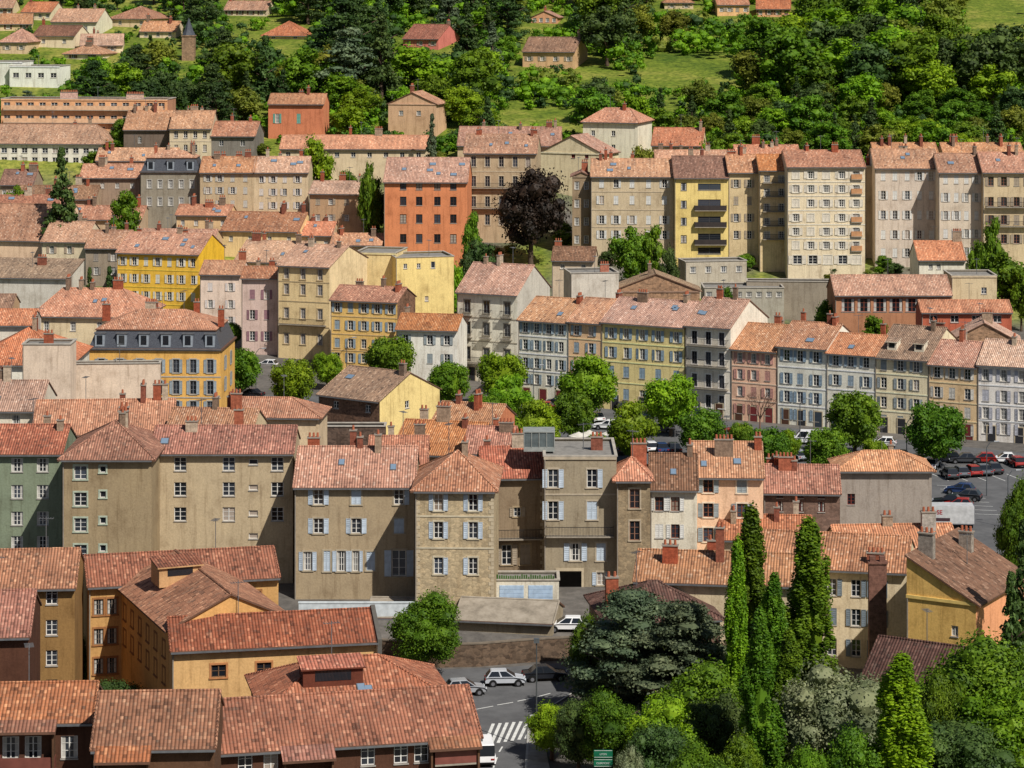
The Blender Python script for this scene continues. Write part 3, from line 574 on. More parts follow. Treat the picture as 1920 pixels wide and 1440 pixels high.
# ================= F row
B('terracotta orange',720,876,340,296,9.3,-2,(206,130,92),[349,377,410,447],[756,786,820,850],yb=472,tile='pink',ww=1.3,wh=1.75,fr=(70,50,46),chim=0,sk=6,shut=None,style='n',note='and brown windows',name='apartment_building',cat='apartment building')
B('ornate brown stone',870,1006,286,252,9.0,-4,(178,158,132),[303,340,378,412],[888,914,940,966,990],yb=440,tile='mid',ww=1.0,wh=2.2,sur=(202,186,158),fr=(160,150,140),chim=4,sk=3,bands=True,balc=[(352,882,996,None),(390,882,996,None)],note='and balconies')
B('grey brown',1073,1108,330,None,9.2,-2,(150,130,108),4,2,yb=465,tile='mid',roof='gabley',D=8,chim=1)  # shaded left flank of the grey row, shade painted as darker wall colour
B('grey brown',1108,1263,330,298,9.25,-3,(194,176,150),[344,375,412,440],[1128,1155,1185,1216,1246],yb=472,tile='mid',shut=WHs,ww=.95,wh=1.7,chim=4,sk=3,pc=.35,note='and white shutters',bands=True)
d=B('pale yellow',1265,1366,332,293,9.3,0,(236,210,138),[350,383,415,448],[1282],yb=478,tile='brown',ww=1.2,wh=1.5,chim=2,fr=(80,80,80),note='and dark balconies',name='apartment_building',cat='apartment building',rowspec=[(1330,y,4.6,1.3,'n') for y in (350,380,412,444,470)],balc=[(394,1302,1362,(60,52,50)),(425,1302,1362,(60,52,50)),(458,1302,1362,(60,52,50))])
B('beige',1366,1424,322,290,9.3,0,(206,184,148),[344,376,408,440],[1380,1405],yb=470,tile='mid',ww=.95,wh=1.6,shut=TAUPE,chim=3)
B('cream',1424,1480,318,290,9.35,0,(216,192,154),[335,360,388,415,440],[1438,1465],yb=475,tile='orange',ww=1.3,wh=1.4,chim=1,balc=[(y,1430,1474,None) for y in (342,368,396,423,448)])
B('cream concrete',1476,1622,312,282,9.45,0,(218,202,176),[328,354,381,408,434,460],[1492,1520,1549,1578,1605],yb=502,tile='mid',ww=1.3,wh=1.45,sur=(228,220,202),fr=(232,228,218),chim=3,ant=1,bands=True,note='and wide windows',name='apartment_building',cat='apartment building',shut=(222,212,194),pc=.25,rowspec=[(x,487,1.7,1.7,'n') for x in (1495,1524,1552,1580,1606)],pitch=18,bd=.4,balc=[(y,1596,1616,(204,150,106)) for y in (336,363,416,443,470)])
B('lilac grey',1640,1760,314,280,9.3,-2,(200,186,176),[330,366,403,440,474],[1656,1678,1701,1724,1746],yb=505,tile='mid',shut=WHs,ww=.9,wh=1.75,chim=2,sk=2,pc=.5,note='and white shutters')
B('shadowed grey',1622,1642,312,None,9.2,0,(150,136,122),0,0,yb=505,roof='flat',D=8,chim=1)  # dim left side of the lilac block, its shade put into the plaster colour
B('lilac grey',1760,1843,322,288,9.4,-2,(204,190,176),[336,370,404,438,472],[1773,1793,1812,1831],yb=505,tile='mid',shut=WHs,ww=.85,wh=1.75,chim=1,sk=1,pc=.5)
B('beige',1843,1960,322,286,9.45,-2,(200,180,150),[340,378,412,448],[1858,1882,1906,1930],yb=470,tile='mid',ww=1.1,wh=1.8,fr=(140,90,70),chim=3,sk=2,shut=TAUPE,balc=[(388,1848,1950,None),(424,1848,1950,None)])
B('white',1722,1810,486,452,9.7,0,(225,218,206),[500],[1745,1760],yb=512,tile='orange',chim=1,ww=.8,wh=1.0,name='small_house',pitch=28)
for i,(x0,x1,ye,yr,s) in enumerate([(1640,1760,292,268,8.7),(1770,1920,290,268,8.7),(1380,1500,296,272,8.8),(1230,1380,305,282,8.9)]):
    B('beige',x0,x1,ye,yr,s,0,(190,168,140),0,0,tile='mid',chim=4,yb=330)
B('cream',1013,1130,286,None,8.6,-25,(228,212,180),[292],[1075,1100],roof='gabley',D=9,pitch=26,tile='pink',yb=310,chim=0,ww=.9,wh=1.0,fr=(150,50,40),name='small_house')
B('white',1093,1196,228,203,8.35,-18,(226,218,202),[250,276],[1112,1150],roof='hip',tile='mid',yb=305,chim=1,ww=.9,wh=1.2,name='villa',note='on the slope',il=3.5,ir=3.5)
B('beige',1222,1316,272,240,8.5,-8,(214,190,152),[283],3,tile='orange',chim=1,yb=300,ww=1,wh=1)
B('beige',858,1050,272,238,8.5,-3,(200,176,146),0,0,tile='mid',chim=4,yb=310,sk=2)
B('grey',232,318,242,208,8.3,0,(112,98,90),[262],[262],yb=305,tile='mid',chim=4,kind='plaster',ww=.8,wh=1.5)
B('pale stone',318,396,240,208,8.35,0,(200,184,160),[252,278],[330,348,366,384],yb=320,tile='mid',chim=3,ww=.9,wh=1.6,bands=True)
B('grey',396,478,254,228,8.35,-4,(124,118,114),[268],[415,455],yb=300,tile='mid',chim=2,ww=1.0,wh=1.4)
d=B('pinkish orange',2,314,186,None,8.15,-5,(228,174,132),[198,222,243],14,roof='flat',D=9,yb=262,chim=[(.38,.5,4,1.6,(220,180,165)),(.78,.5,4,1.2,(220,185,165))],ww=1.5,wh=1.4,name='apartment_building',cat='apartment building',side_wall=((176,130,106),'plaster'),note='and long balconies',balc=[(206,8,306,(228,186,148)),(230,8,306,(228,186,148)),(252,8,306,(228,186,148))],fr=(235,230,222))
B('brick orange',503,607,194,176,8.05,-4,(198,122,92),[222],[520,560],yb=258,tile='orange',chim=2,ww=.9,wh=2.2,shut=(110,165,150),name='villa',side_wall=((214,136,102),'plaster'),note='and green shutters')
B('rosy beige',728,818,194,None,8.0,-14,(206,168,138),[212],[752,785],yb=245,roof='gabley',D=9,tile='mid',pitch=24,chim=1,name='villa',ww=1.1,wh=1.1)
B('white',-40,190,268,234,8.35,-5,(220,214,206),[282,300],12,yb=320,tile='mid',chim=2,ww=1.3,wh=1.2,name='school_building',cat='building',roof='gable',ir=3)
B('cream',525,800,278,254,8.5,-2,(208,188,160),[290],9,yb=315,tile='orange',chim=2,ww=1.0,wh=1.1,name='low_building',cat='building')
d=B('grey',264,375,322,None,8.9,0,(142,134,122),[345,378],[280,300,320,340,360],roof='mansard',tile='mid',D=9,yb=405,chim=3,ww=.9,wh=1.7,sur=(180,175,165),name='corner_building',cat='building')
B('weathered brown',375,476,322,294,8.95,0,(184,164,136),[334,357,382],[390,412,436,460],yb=405,tile='mid',shut=(190,185,175),ww=.85,wh=1.4,chim=4,sk=2,pc=.4)
B('sand brown',476,578,322,294,8.95,0,(198,178,150),[336,360,385],[490,512,534,558],yb=405,tile='pink',shut=(210,200,190),ww=.85,wh=1.4,chim=3,sk=3,pc=.4)
B('brown plastered',580,690,362,340,9.1,-8,(174,144,116),[378,408],[596,620,650],yb=440,tile='pink',ww=.95,wh=1.3,chim=3,shut=TAUPE,side_wall=((176,132,102),'plaster'))
B('pink beige',-60,118,448,380,9.2,-10,(216,186,160),0,0,yb=520,tile='mid',chim=2,D=16,side_wall=((224,194,168),'plaster'))
B('cream',78,160,452,416,9.35,-6,(210,194,170),[468,497,520],[97,130],yb=540,tile='mid',ww=.95,wh=1.5,chim=2,shut=(170,150,130),side_wall=((218,200,176),'plaster'))
B('grey beige',160,236,464,432,9.5,-4,(152,138,124),[482,508],[180,212],yb=545,tile='pink',ww=.95,wh=1.5,chim=3,shut=(150,140,130))
for (x0,x1,ye,yr,s,a,t,c) in [(112,265,410,386,9.0,-4,'mid',(190,165,140)),(330,430,402,384,9.05,-6,'orange',(214,180,140)),(415,560,432,398,9.2,-10,'mid',(228,198,150)),(535,622,440,416,9.2,-6,'orange',(206,180,150)),(620,715,458,438,9.3,-5,'mid',(190,160,130)),(0,62,345,318,8.8,0,'brown',(170,150,130)),(150,262,332,308,8.8,0,'mid',(150,130,115)),(30,180,372,348,8.9,0,'brown',(170,150,130)),(180,330,300,278,8.6,0,'mid',(190,170,150)),(-40,120,388,366,9.0,4,'red',(170,150,130)),(440,560,490,452,9.7,-14,'pink',(210,200,190)),(260,400,452,430,9.35,-6,'mid',(200,170,140))]:
    B(random.choice(['beige','cream','sandy']),x0,x1,ye,yr,s,a,c,[ye+16],4,yb=ye+45,tile=t,chim=3,ww=.85,wh=1.1,sk=2,name='house')
B('whitewashed',-40,128,520,None,10.0,-8,(200,194,188),0,0,roof='mono',D=10,pitch=14,tile='old',chim=1,yb=610)
B('cream',62,262,592,541,11.0,-6,(214,196,166),[612],4,tile='mid',chim=4,yb=690,ir=5,il=3,sk=2)
B('cream',180,345,642,588,11.4,-4,(214,190,150),0,0,tile='orange',chim=3,yb=700,roof='hip')
B('white',-40,60,608,580,11.4,0,(210,200,190),0,0,tile='orange',chim=1,yb=690)
B('cream',-40,22,575,552,10.9,0,(190,160,130),0,0,tile='brown',chim=0,yb=650)
# hillside houses
PROT=[(0,160,314,262),(232,200,480,305),(503,172,607,252),(725,168,818,238),(1093,200,1196,290),(525,250,800,303),(1222,240,1316,292),(858,235,1130,305),(342,30,368,104),(0,232,262,310)]
for (x0,x1,ye,yr,h,a,t,c,ro) in [(980,1078,96,70,32,-14,'brown',(206,168,132),'gable'),(756,822,72,46,20,-20,'red',(204,120,112),'gable'),(492,574,66,40,8,-5,'orange',(220,190,150),'hip'),(96,182,40,17,28,-8,'mid',(228,220,200),'gable'),(0,60,44,26,14,8,'mid',(210,186,150),'gable'),(62,140,66,48,24,-12,'brown',(222,205,180),'gable'),(0,52,78,54,24,-6,'mid',(206,180,150),'hip'),(205,285,34,12,18,-16,'mid',(214,190,160),'hip'),(150,230,84,64,16,6,'pink',(220,200,170),'gable'),(262,330,58,40,14,-6,'mid',(216,196,168),'gable'),(40,96,22,4,16,-10,'orange',(222,206,180),'gable'),(120,190,100,84,12,-14,'mid',(222,206,180),'hip'),(420,500,18,2,12,-8,'mid',(214,196,170),'gable'),(1345,1405,8,-10,22,4,'mid',(222,176,130),'gable'),(1418,1482,16,-3,16,-6,'orange',(214,160,124),'gable'),(996,1045,32,12,12,-10,'mid',(210,156,124),'gabley'),(1246,1300,4,-12,14,0,'mid',(200,180,150),'hip'),(-20,24,14,-2,16,0,'mid',(220,200,170),'gable')]:
    yb=ye+h; B(random.choice(['cream','pale','sandy']),x0,x1,ye,yr,hill_s(yb),a,c,[ye+h*.45] if h<30 else [ye+14],random.choice([2,3,4]),yb=yb,roof=ro,tile=t,chim=random.choice([0,1,2]),ww=1.1,wh=1.2,name='hillside_house',corn=False,note='on the hillside',ant=0,shut=random.choice([None,BRN,TAUPE]))
    PROT.append((x0+4,yr,x1-4,yb-12))
for (x0,x1,ye,yb,n) in [(18,112,124,165,4),(-30,42,116,160,2)]:
    B('white modern',x0,x1,ye,None,hill_s(yb),-8,(232,232,226),[ye+17],n,roof='flat',D=9,yb=yb,chim=0,ww=1.6,wh=1.2,name='villa',cat='house',note='among dark trees'); PROT.append((x0,ye-4,x1,yb-8))
t=bpy.data.objects.new('turret',None); COL.objects.link(t); s=hill_s(112); X,Y=(354-CX)/s,F/s; t.location=(X,Y,tz(X,Y)); top(t,'slim stone turret with pointed slate spire among cedars','tower')
H=HC-(68-VH)/s-tz(X,Y); m=MB(); m.box(-1.7,1.7,-1.7,1.7,-1,H); m.box(-1.9,1.9,-1.9,1.9,H,H+.3); ob('wall',m.mesh('wall',[wall_mat((150,124,104),'stone')]),t)
m=MB(); m.tube([(0,0,H+.3),(0,0,H+1.6),(0,0,H+5.0)],[2.0,1.3,.05],8); ob('spire',m.mesh('spire',[SLATE],uv=True),t)
# ================= ground
def ground():
    ys=sorted(set([60,120,200,240]+[float(y) for y in PY if 0<y<=9000]+list(np.arange(255,340,3.0))+list(np.arange(340,1000,8.0))+[1050,1100,1300,1600,2000,4000,9000]))
    xs=sorted(set([-3000,-1500,-800,-500,-300,-200]+list(np.arange(-150,151,6.0))+[36.0,50.0,200,300,500,800,1500,3000])); V=[];G=[]
    for y in ys:
        for x in xs:
            V.append((x,y,tz(x,y))); n=math.sin(x*.21+y*.07)+math.sin(x*.09-y*.16)+math.sin(x*.4)
            g=min(1,max(0,(y-575)/20))
            if 490<y<=590: g=max(g,min(1,max(0,.35+.5*n)))
            if y<262 and x>8: g=1
            G.append(g)
    n=len(xs); Fc=[(j*n+i,j*n+i+1,(j+1)*n+i+1,(j+1)*n+i) for j in range(len(ys)-1) for i in range(n-1)]
    me=bpy.data.meshes.new('terrain'); me.from_pydata(V,[],Fc); at=me.attributes.new('green','FLOAT','POINT'); at.data.foreach_set('value',G)
    m,nt,b,o=mk('ground'); tc=N(nt,'ShaderNodeTexCoord'); A=N(nt,'ShaderNodeAttribute',attribute_name='green')
    n1=N(nt,'ShaderNodeTexNoise',i_Scale=.05,i_Detail=8.0,i_Roughness=.7); Lk(nt,tc.outputs['Object'],n1.inputs['Vector'])
    n2=N(nt,'ShaderNodeTexNoise',i_Scale=.8,i_Detail=6.0,i_Roughness=.7); Lk(nt,tc.outputs['Object'],n2.inputs['Vector'])
    gr=ramp(nt,n1.outputs[0],[(.3,(.06,.11,.012)),(.5,(.15,.2,.024)),(.65,(.29,.28,.065))]); gr=mul(nt,gr,ramp(nt,n2.outputs[0],[(.3,(.35,.4,.35)),(.65,(1.3,1.25,1.1))]),1.0)
    tw=ramp(nt,n1.outputs[0],[(.3,(.08,.075,.07)),(.6,(.15,.135,.12))]); tw=mul(nt,tw,ramp(nt,n2.outputs[0],[(.3,.7),(.65,1.15)]),1.0)
    Lk(nt,mul(nt,tw,gr,A.outputs['Fac'],'MIX'),b.inputs['Base Color'])
    me.materials.append(m); o_=ob('terrain',me); o_['kind']='structure'
ground()
def sheet(name,pts,z,mat):
    m=MB(); m.poly([(x,y,z) for x,y in pts]); me=m.mesh(name,[mat])
    if me.polygons[0].normal.z<0: me.flip_normals()
    o=ob(name,me); o['kind']='structure'; return o
def asph():
    m,nt,b,o=mk('asphalt'); tc=N(nt,'ShaderNodeTexCoord'); n1=N(nt,'ShaderNodeTexNoise',i_Scale=.25,i_Detail=8.0,i_Roughness=.75); Lk(nt,tc.outputs['Object'],n1.inputs['Vector'])
    Lk(nt,ramp(nt,n1.outputs[0],[(.3,(.075,.075,.078)),(.6,(.13,.13,.132))]),b.inputs['Base Color']); b.inputs['Roughness'].default_value=.9; return m
ASP=asph(); PAINT=plain((225,225,220),.7); PAVE=plain((160,155,148),.9)
sheet('road',[g0(*p) for p in [(865,1520),(893,1440),(900,1370),(890,1318),(850,1306),(700,1300),(650,1266),(700,1256),(860,1254),(960,1250),(1090,1240),(1120,1262),(1075,1300),(1020,1335),(990,1370),(985,1440),(1000,1520)]],.006,ASP)
sheet('pavement',[g0(*p) for p in [(1000,1520),(985,1440),(990,1370),(1020,1335),(1040,1345),(1018,1380),(1030,1440),(1060,1520)]],.12,PAVE)
k=MB(); pts=[g0(*p) for p in [(999,1520),(984,1440),(989,1370),(1019,1334),(1075,1299)]]
for (xa,ya),(xb,yb) in zip(pts,pts[1:]):
    k.poly([(xa,ya,0),(xa,ya,.13),(xb,yb,.13),(xb,yb,0)]); k.poly([(xa,ya,.13),(xa+.2,ya,.13),(xb+.2,yb,.13),(xb,yb,.13)])
o=ob('kerb',k.mesh('kerb',[plain((185,182,175),.9)])); o['kind']='structure'
sheet('road',[(-90,336),(36,336),(60,300),(75,292),(120,292),(120,385),(75,388),(0,438),(-90,445)],.006,ASP)
def strips(name,lst,w,z=.012):
    m=MB()
    for (a,b) in lst:
        ax,ay=a;bx,by=b; d=Vector((bx-ax,by-ay)).normalized(); nx,ny=-d.y*w/2,d.x*w/2
        m.poly([(ax+nx,ay+ny,z),(ax-nx,ay-ny,z),(bx-nx,by-ny,z),(bx+nx,by+ny,z)])
    o=ob(name,m.mesh(name,[PAINT])); o['kind']='structure'
strips('crosswalk_marking',[(g0(908+i*13,1397-i*2),g0(925+i*13,1357-i*1)) for i in range(7)],.3)
strips('lane_marking',[(g0(a,b),g0(c,d_)) for a,b,c,d_ in [(893,1330,925,1324),(932,1322,962,1317),(970,1315,998,1309),(1006,1307,1032,1300),(925,1440,932,1420),(936,1410,942,1400)]],.14)
strips('parking_marking',[((56+i*2.6,372),(57.5+i*2.6,367)) for i in range(8)]+[((58,345+i*2.7),(63,344+i*2.7)) for i in range(8)]+[((-5+i*2.6,372),(-4+i*2.6,367)) for i in range(16)],.12)
w=MB(); P=[g0(x,y) for x,y in [(690,1240),(820,1252),(900,1250),(980,1243),(1095,1236)]]
for (xa,ya),(xb,yb) in zip(P,P[1:]):
    h=2.25; t_=.5
    w.poly([(xa,ya,-.2),(xb,yb,-.2),(xb,yb,h),(xa,ya,h)]); w.poly([(xa,ya,h),(xb,yb,h),(xb,yb+t_,h),(xa,ya+t_,h)]); w.poly([(xb,yb+t_,-.2),(xa,ya+t_,-.2),(xa,ya+t_,h),(xb,yb+t_,h)])
    w.poly([(xa,ya-.05,h),(xb,yb-.05,h),(xb,yb-.05,h+.12),(xa,ya-.05,h+.12)],1); w.poly([(xa,ya-.05,h+.12),(xb,yb-.05,h+.12),(xb,yb+t_,h+.12),(xa,ya+t_,h+.12)],1)
x,y=P[-1]; w.poly([(x,y,-.2),(x,y+.5,-.2),(x,y+.5,2.25),(x,y,2.25)])
o=ob('retaining_wall',w.mesh('retaining_wall',[wall_mat((98,84,74),'darkstone'),plain((124,112,98),.9)])); top(o,'rough brown stone retaining wall beside the street','wall')
w=MB(); w.box(0,13.5,0,.3,0,1.5,0); w.box(-.05,13.55,-.06,.36,1.5,1.62,0)
o=ob('garden_wall',w.mesh('garden_wall',[plain((205,212,215),.9)]),None,((560-CX)/17.9,F/17.9,2.4)); top(o,'low white rendered garden wall before a stone house','wall')
# ================= vegetation
def leaf_mat(name,cols,tr=.22):
    m,nt,b,o=mk(name); ge=N(nt,'ShaderNodeNewGeometry'); tc=N(nt,'ShaderNodeTexCoord'); oi=N(nt,'ShaderNodeObjectInfo')
    c=ramp(nt,ge.outputs['Random Per Island'],[(0,cols[0]),(.5,cols[1]),(1,cols[2])])
    n1=N(nt,'ShaderNodeTexNoise',i_Scale=.35,i_Detail=3.0); Lk(nt,tc.outputs['Object'],n1.inputs['Vector'])
    c=mul(nt,c,ramp(nt,n1.outputs[0],[(.35,(.6,.66,.6)),(.65,(1.3,1.22,1.1))]),1.0)
    hs=N(nt,'ShaderNodeHueSaturation'); Lk(nt,c,hs.inputs['Color'])
    Lk(nt,math_(nt,'ADD',math_(nt,'MULTIPLY',oi.outputs['Random'],.035),.48),hs.inputs['Hue']); Lk(nt,math_(nt,'ADD',math_(nt,'MULTIPLY',math_(nt,'FRACT',math_(nt,'MULTIPLY',oi.outputs['Random'],7.3)),.5),.82),hs.inputs['Value']); hs.inputs['Saturation'].default_value=1.05
    Lk(nt,hs.outputs[0],b.inputs['Base Color']); b.inputs['Roughness'].default_value=.6; b.inputs['Specular IOR Level'].default_value=.2
    t=N(nt,'ShaderNodeBsdfTranslucent'); Lk(nt,mul(nt,hs.outputs[0],(1.5,1.5,.5),1.0),t.inputs[0]); mx=N(nt,'ShaderNodeMixShader'); mx.inputs[0].default_value=tr
    Lk(nt,b.outputs[0],mx.inputs[1]); Lk(nt,t.outputs[0],mx.inputs[2]); Lk(nt,mx.outputs[0],o.inputs[0]); return m
LM={'bright':leaf_mat('foliage_bright',[(.08,.155,.012),(.13,.23,.018),(.20,.31,.03)]),'mid':leaf_mat('foliage_green',[(.046,.096,.010),(.08,.155,.015),(.13,.215,.024)]),'dark':leaf_mat('foliage_dark',[(.024,.046,.014),(.042,.078,.021),(.072,.115,.033)],.14),
'blue':leaf_mat('foliage_bluish',[(.058,.084,.052),(.095,.13,.078),(.15,.19,.112)],.14),'purple':leaf_mat('foliage_purple',[(.012,.008,.005),(.022,.014,.009),(.042,.028,.02)],.06),'silver':leaf_mat('foliage_silver',[(.11,.145,.08),(.17,.21,.12),(.26,.30,.19)],.2),'olive':leaf_mat('foliage_olive',[(.085,.105,.015),(.13,.16,.024),(.19,.21,.04)])}
BARK=plain((92,76,62),.95)
def ico():
    t=(1+5**.5)/2; v=np.array([(-1,t,0),(1,t,0),(-1,-t,0),(1,-t,0),(0,-1,t),(0,1,t),(0,-1,-t),(0,1,-t),(t,0,-1),(t,0,1),(-t,0,-1),(-t,0,1)],float); v/=np.linalg.norm(v[0])
    f=[(0,11,5),(0,5,1),(0,1,7),(0,7,10),(0,10,11),(1,5,9),(5,11,4),(11,10,2),(10,7,6),(7,1,8),(3,9,4),(3,4,2),(3,2,6),(3,6,8),(3,8,9),(4,9,5),(2,4,11),(6,2,10),(8,6,7),(9,8,1)]
    return v,f
def clumps(kind,H,W,n,g):
    C=[];R=[]
    for i in range(n):
        if kind in('round','ball'):
            zc=H*.58; rz=H*.42; u=g.normal(size=3); u/=np.linalg.norm(u); rr=g.uniform(.5,.92) if kind=='round' else g.uniform(.8,.88)
            if g.random()<.2: rr*=.5
            r=W*(g.uniform(.09,.19) if kind=='round' else g.uniform(.11,.14)); p=u*rr*np.array([W/2-r*.4,W/2-r*.4,rz-r*.3]); p[2]+=zc; C.append(p);R.append((r,r,r*.85))
        elif kind=='cone':
            t=g.random()**1.25; a=g.uniform(0,6.283); rad=W/2*(1-t)*g.uniform(.55,1); r=W*.10*(1-t*.65)+.12; C.append(np.array([rad*math.cos(a),rad*math.sin(a),H*(.08+.9*t)]));R.append((r*1.3,r*1.3,r*.8))
        elif kind=='cedar':
            k=g.integers(0,9); t=k/8; a=g.uniform(0,6.283); prof=[.8,.95,1,.9,.85,.7,.6,.4,.2][k]; rad=W/2*prof*math.sqrt(g.random()); r=W*.085*g.uniform(.6,1.2); C.append(np.array([rad*math.cos(a),rad*math.sin(a),H*(.2+.76*t)+g.normal()*H*.03]));R.append((r*1.45,r*1.45,r*.5))
        elif kind=='poplar':
            t=g.random(); a=g.uniform(0,6.283); prof=math.sin(math.pi*min(1,(t*.88+.12)))**.5*(1-.3*t)*(.86+.2*math.sin(t*13+a)); rad=W/2*prof*math.sqrt(g.uniform(.2,1.05)); r=W*.085*g.uniform(.6,1.3); C.append(np.array([rad*math.cos(a),rad*math.sin(a),H*(.04+.92*t)]));R.append((r*.9,r*.9,r*3.4))
    return np.array(C),np.array(R)
def leaves(g,C,R,nleaf,ls,k=None):
    if k is None: k=g.integers(0,len(C),nleaf)
    d=g.normal(size=(nleaf,3)); d/=np.linalg.norm(d,axis=1)[:,None]
    P=C[k]+d*R[k]*g.uniform(.72,1.25,nleaf)[:,None]
    nr=d*.8+g.normal(size=(nleaf,3))*.5+np.array([0,0,.35]); nr/=np.linalg.norm(nr,axis=1)[:,None]
    tt=np.cross(nr,g.normal(size=(nleaf,3))); tt/=np.linalg.norm(tt,axis=1)[:,None]; bb=np.cross(nr,tt)
    sz=(ls*g.uniform(.6,1.3,nleaf))[:,None]; a=tt*sz*.5; b=bb*sz*.36
    return np.stack([P-a,P-b,P+a,P+b],1).reshape(-1,3)
def crown(kind,H,W,ncl,nleaf,ls,seed):
    g=np.random.default_rng(seed); C,R=clumps(kind,H,W,ncl,g)
    V=leaves(g,C,R,nleaf,ls); vs=[V]; fs=[tuple(x) for x in np.arange(nleaf*4).reshape(-1,4).tolist()]; n=len(V)
    iv,jf=ico(); cf=.55 if kind=='poplar' else .72
    for c,r in zip(C,R):
        vs.append(c+iv*r*cf*g.uniform(.85,1.15,(12,1))); fs+=[tuple(n+q for q in f) for f in jf]; n+=12
    if kind in('ball','poplar'):
        vs.append(np.array([0,0,H*(.56 if kind=='ball' else .48)])+iv*np.array([W*.34,W*.34,H*(.3 if kind=='ball' else .4)])*(1 if kind=='ball' else .7)); fs+=[tuple(n+q for q in f) for f in jf]
    me=bpy.data.meshes.new('crown'); me.from_pydata(np.concatenate(vs).tolist(),[],fs); return me
def trunk(H,W,r,br=6,seed=0,kind='round'):
    g=random.Random(seed); m=MB(); top_=H*(.75 if kind!='cone' else .95)
    m.tube([(0,0,-.4),(0,0,.3),(.06*r,0,H*.2),(.1,.08,H*.45),(0,.1,top_)],[r*1.5,r*1.1,r*.9,r*.6,r*.12],8)
    for i in range(br):
        z=H*(.25+.4*i/br); a=i*2.4+g.random(); l=W*.36; m.tube([(0,0,z),(math.cos(a)*l*.5,math.sin(a)*l*.5,z+l*.35),(math.cos(a)*l,math.sin(a)*l,z+l*.6)],[r*.45,r*.3,r*.08],5)
    return m.mesh('trunk',[BARK],smooth=True)
TP={}
def tmpl(key,kind,H,W,ncl,nl,ls,mats,nvar=2,r=.28):
    for v in range(nvar):
        for mt in mats:
            me=crown(kind,H,W,ncl,nl,ls,len(TP)*13+7+v*101); me.materials.append(LM[mt]); TP.setdefault((key,mt),[]).append((me,H,W))
    for mt in mats: TP[(key,mt,'t')]=trunk(H,W,r,6,len(TP),kind)
tmpl('near','round',11,9,110,28000,.25,['mid','dark','bright','silver','blue'],1,.35)
tmpl('nearpop','poplar',20,3.4,230,34000,.23,['bright','mid'],2,.3)
tmpl('nearcedar','cedar',12,10,150,28000,.24,['blue'],2,.4)
tmpl('sq','ball',7,6.6,80,9500,.28,['mid','bright'],2,.2)
tmpl('far','round',11,9,46,3800,.52,['mid','bright','olive','dark'],2,.3)
tmpl('cone','cone',14,6.5,90,4200,.5,['dark','blue'],2,.3)
tmpl('cedar','cedar',14,12,85,5000,.5,['dark','blue'],1,.45)
tmpl('purple','round',14,12,60,9000,.4,['purple'],1,.4)
TLAB={'bright':'bright green','mid':'leafy green','dark':'dark green','blue':'bluish green','purple':'dark purple','silver':'silvery green','olive':'olive green'}
def tree(key,mt,px,s,ytop,wpx,name,label,cat='tree',group=None):
    X,Y=(px-CX)/s,F/s; zg=tz(X,Y); h=max(2,HC-(ytop-VH)/s-zg); me,H,W=random.choice(TP[(key,mt)])
    e=bpy.data.objects.new(name,None); COL.objects.link(e); e.location=(X,Y,zg); e.rotation_euler=(0,0,random.random()*6.28); top(e,label,cat,group)
    sc=(wpx/s/W,wpx/s/W,h/H)
    t=ob('trunk',TP[(key,mt,'t')],e); t.scale=sc; c=ob('crown',me,e); c.scale=sc
    return e
for (x,cy,r) in [(452,692,38),(549,713,42),(613,686,28),(733,674,46),(843,716,38),(940,702,46),(957,745,40),(1103,722,54),(1075,777,42),(1003,800,48),(1186,802,47),(1258,750,52),(1315,808,45),(1440,842,42),(1603,787,53),(1753,807,56),(1550,848,45),(905,770,35),(1640,848,26),(430,630,24),(1120,835,22),(1180,830,18),(1480,830,22),(1390,815,24)]:
    s=(cy+r+16-VH)/HC
    tree('sq',random.choice(['mid','mid','bright']),x,s,cy-r-3,2.12*r,'street_tree','round crowned leafy green tree in the town square',group='trees in the square')
FT=[('nearpop','mid',1408,20.6,948,98),('nearpop','mid',1518,20.2,972,110),('nearpop','mid',1452,21,1075,74),('nearpop','bright',1382,21.2,1010,58),('nearpop','bright',1690,23.6,1228,130),('nearpop','mid',1478,21.6,1180,74),('nearpop','mid',1425,23.0,1140,88),
('nearcedar','blue',1190,20.3,1118,260),('nearcedar','blue',1285,20.7,1140,250),('near','mid',795,18.9,1105,142),('near','mid',1112,20,1150,90),
('near','mid',1300,21.9,1235,200),('near','bright',1255,22.3,1300,160),('near','mid',1150,21.8,1290,130),('near','dark',1345,22.3,1290,130),('near','mid',1375,23.4,1370,110),('near','silver',1565,22.6,1245,220),
('near','mid',1850,21.8,1175,260),('near','bright',1900,22.6,1280,230),('near','dark',1800,23,1340,200),('near','mid',1620,23.6,1360,150),('near','mid',1500,23.8,1390,120),('near','dark',1235,22.8,1345,120),('near','bright',1035,21.1,1316,95),('near','dark',1085,21.6,1300,90),('near','mid',1320,23.6,1390,140),('near','silver',1735,20.9,1240,80),('near','silver',1180,23.3,1395,60),('near','mid',1760,22.3,1250,110),
('near','mid',1905,17.0,890,80),('near','mid',1870,22,1230,150),('near','bright',155,19,1120,60),('near','dark',205,20.7,1268,120),('near','mid',150,19.6,1190,40)]
for (k,mt,x,s,yt,wp) in FT:
    nm={'nearpop':'poplar_tree','nearcedar':'cedar_tree'}.get(k,'broadleaf_tree')
    tree(k,mt,x,s,yt,wp*1.08,nm,{'nearpop':'tall narrow '+TLAB[mt]+' poplar beside the street','nearcedar':'spreading '+TLAB[mt]+' cedar with layered branches'}.get(k,TLAB[mt]+' broadleaf tree with dense uneven crown'))
tree('cone','dark',1922,20.2,970,120,'spruce_tree','tall dark spruce beside the tiled houses'); tree('cone','dark',1896,20.8,1070,90,'spruce_tree','dark spruce beside the tiled houses')
tree('purple','purple',995,9.3,304,144,'copper_beech_tree','large dark purple copper beech in a courtyard')
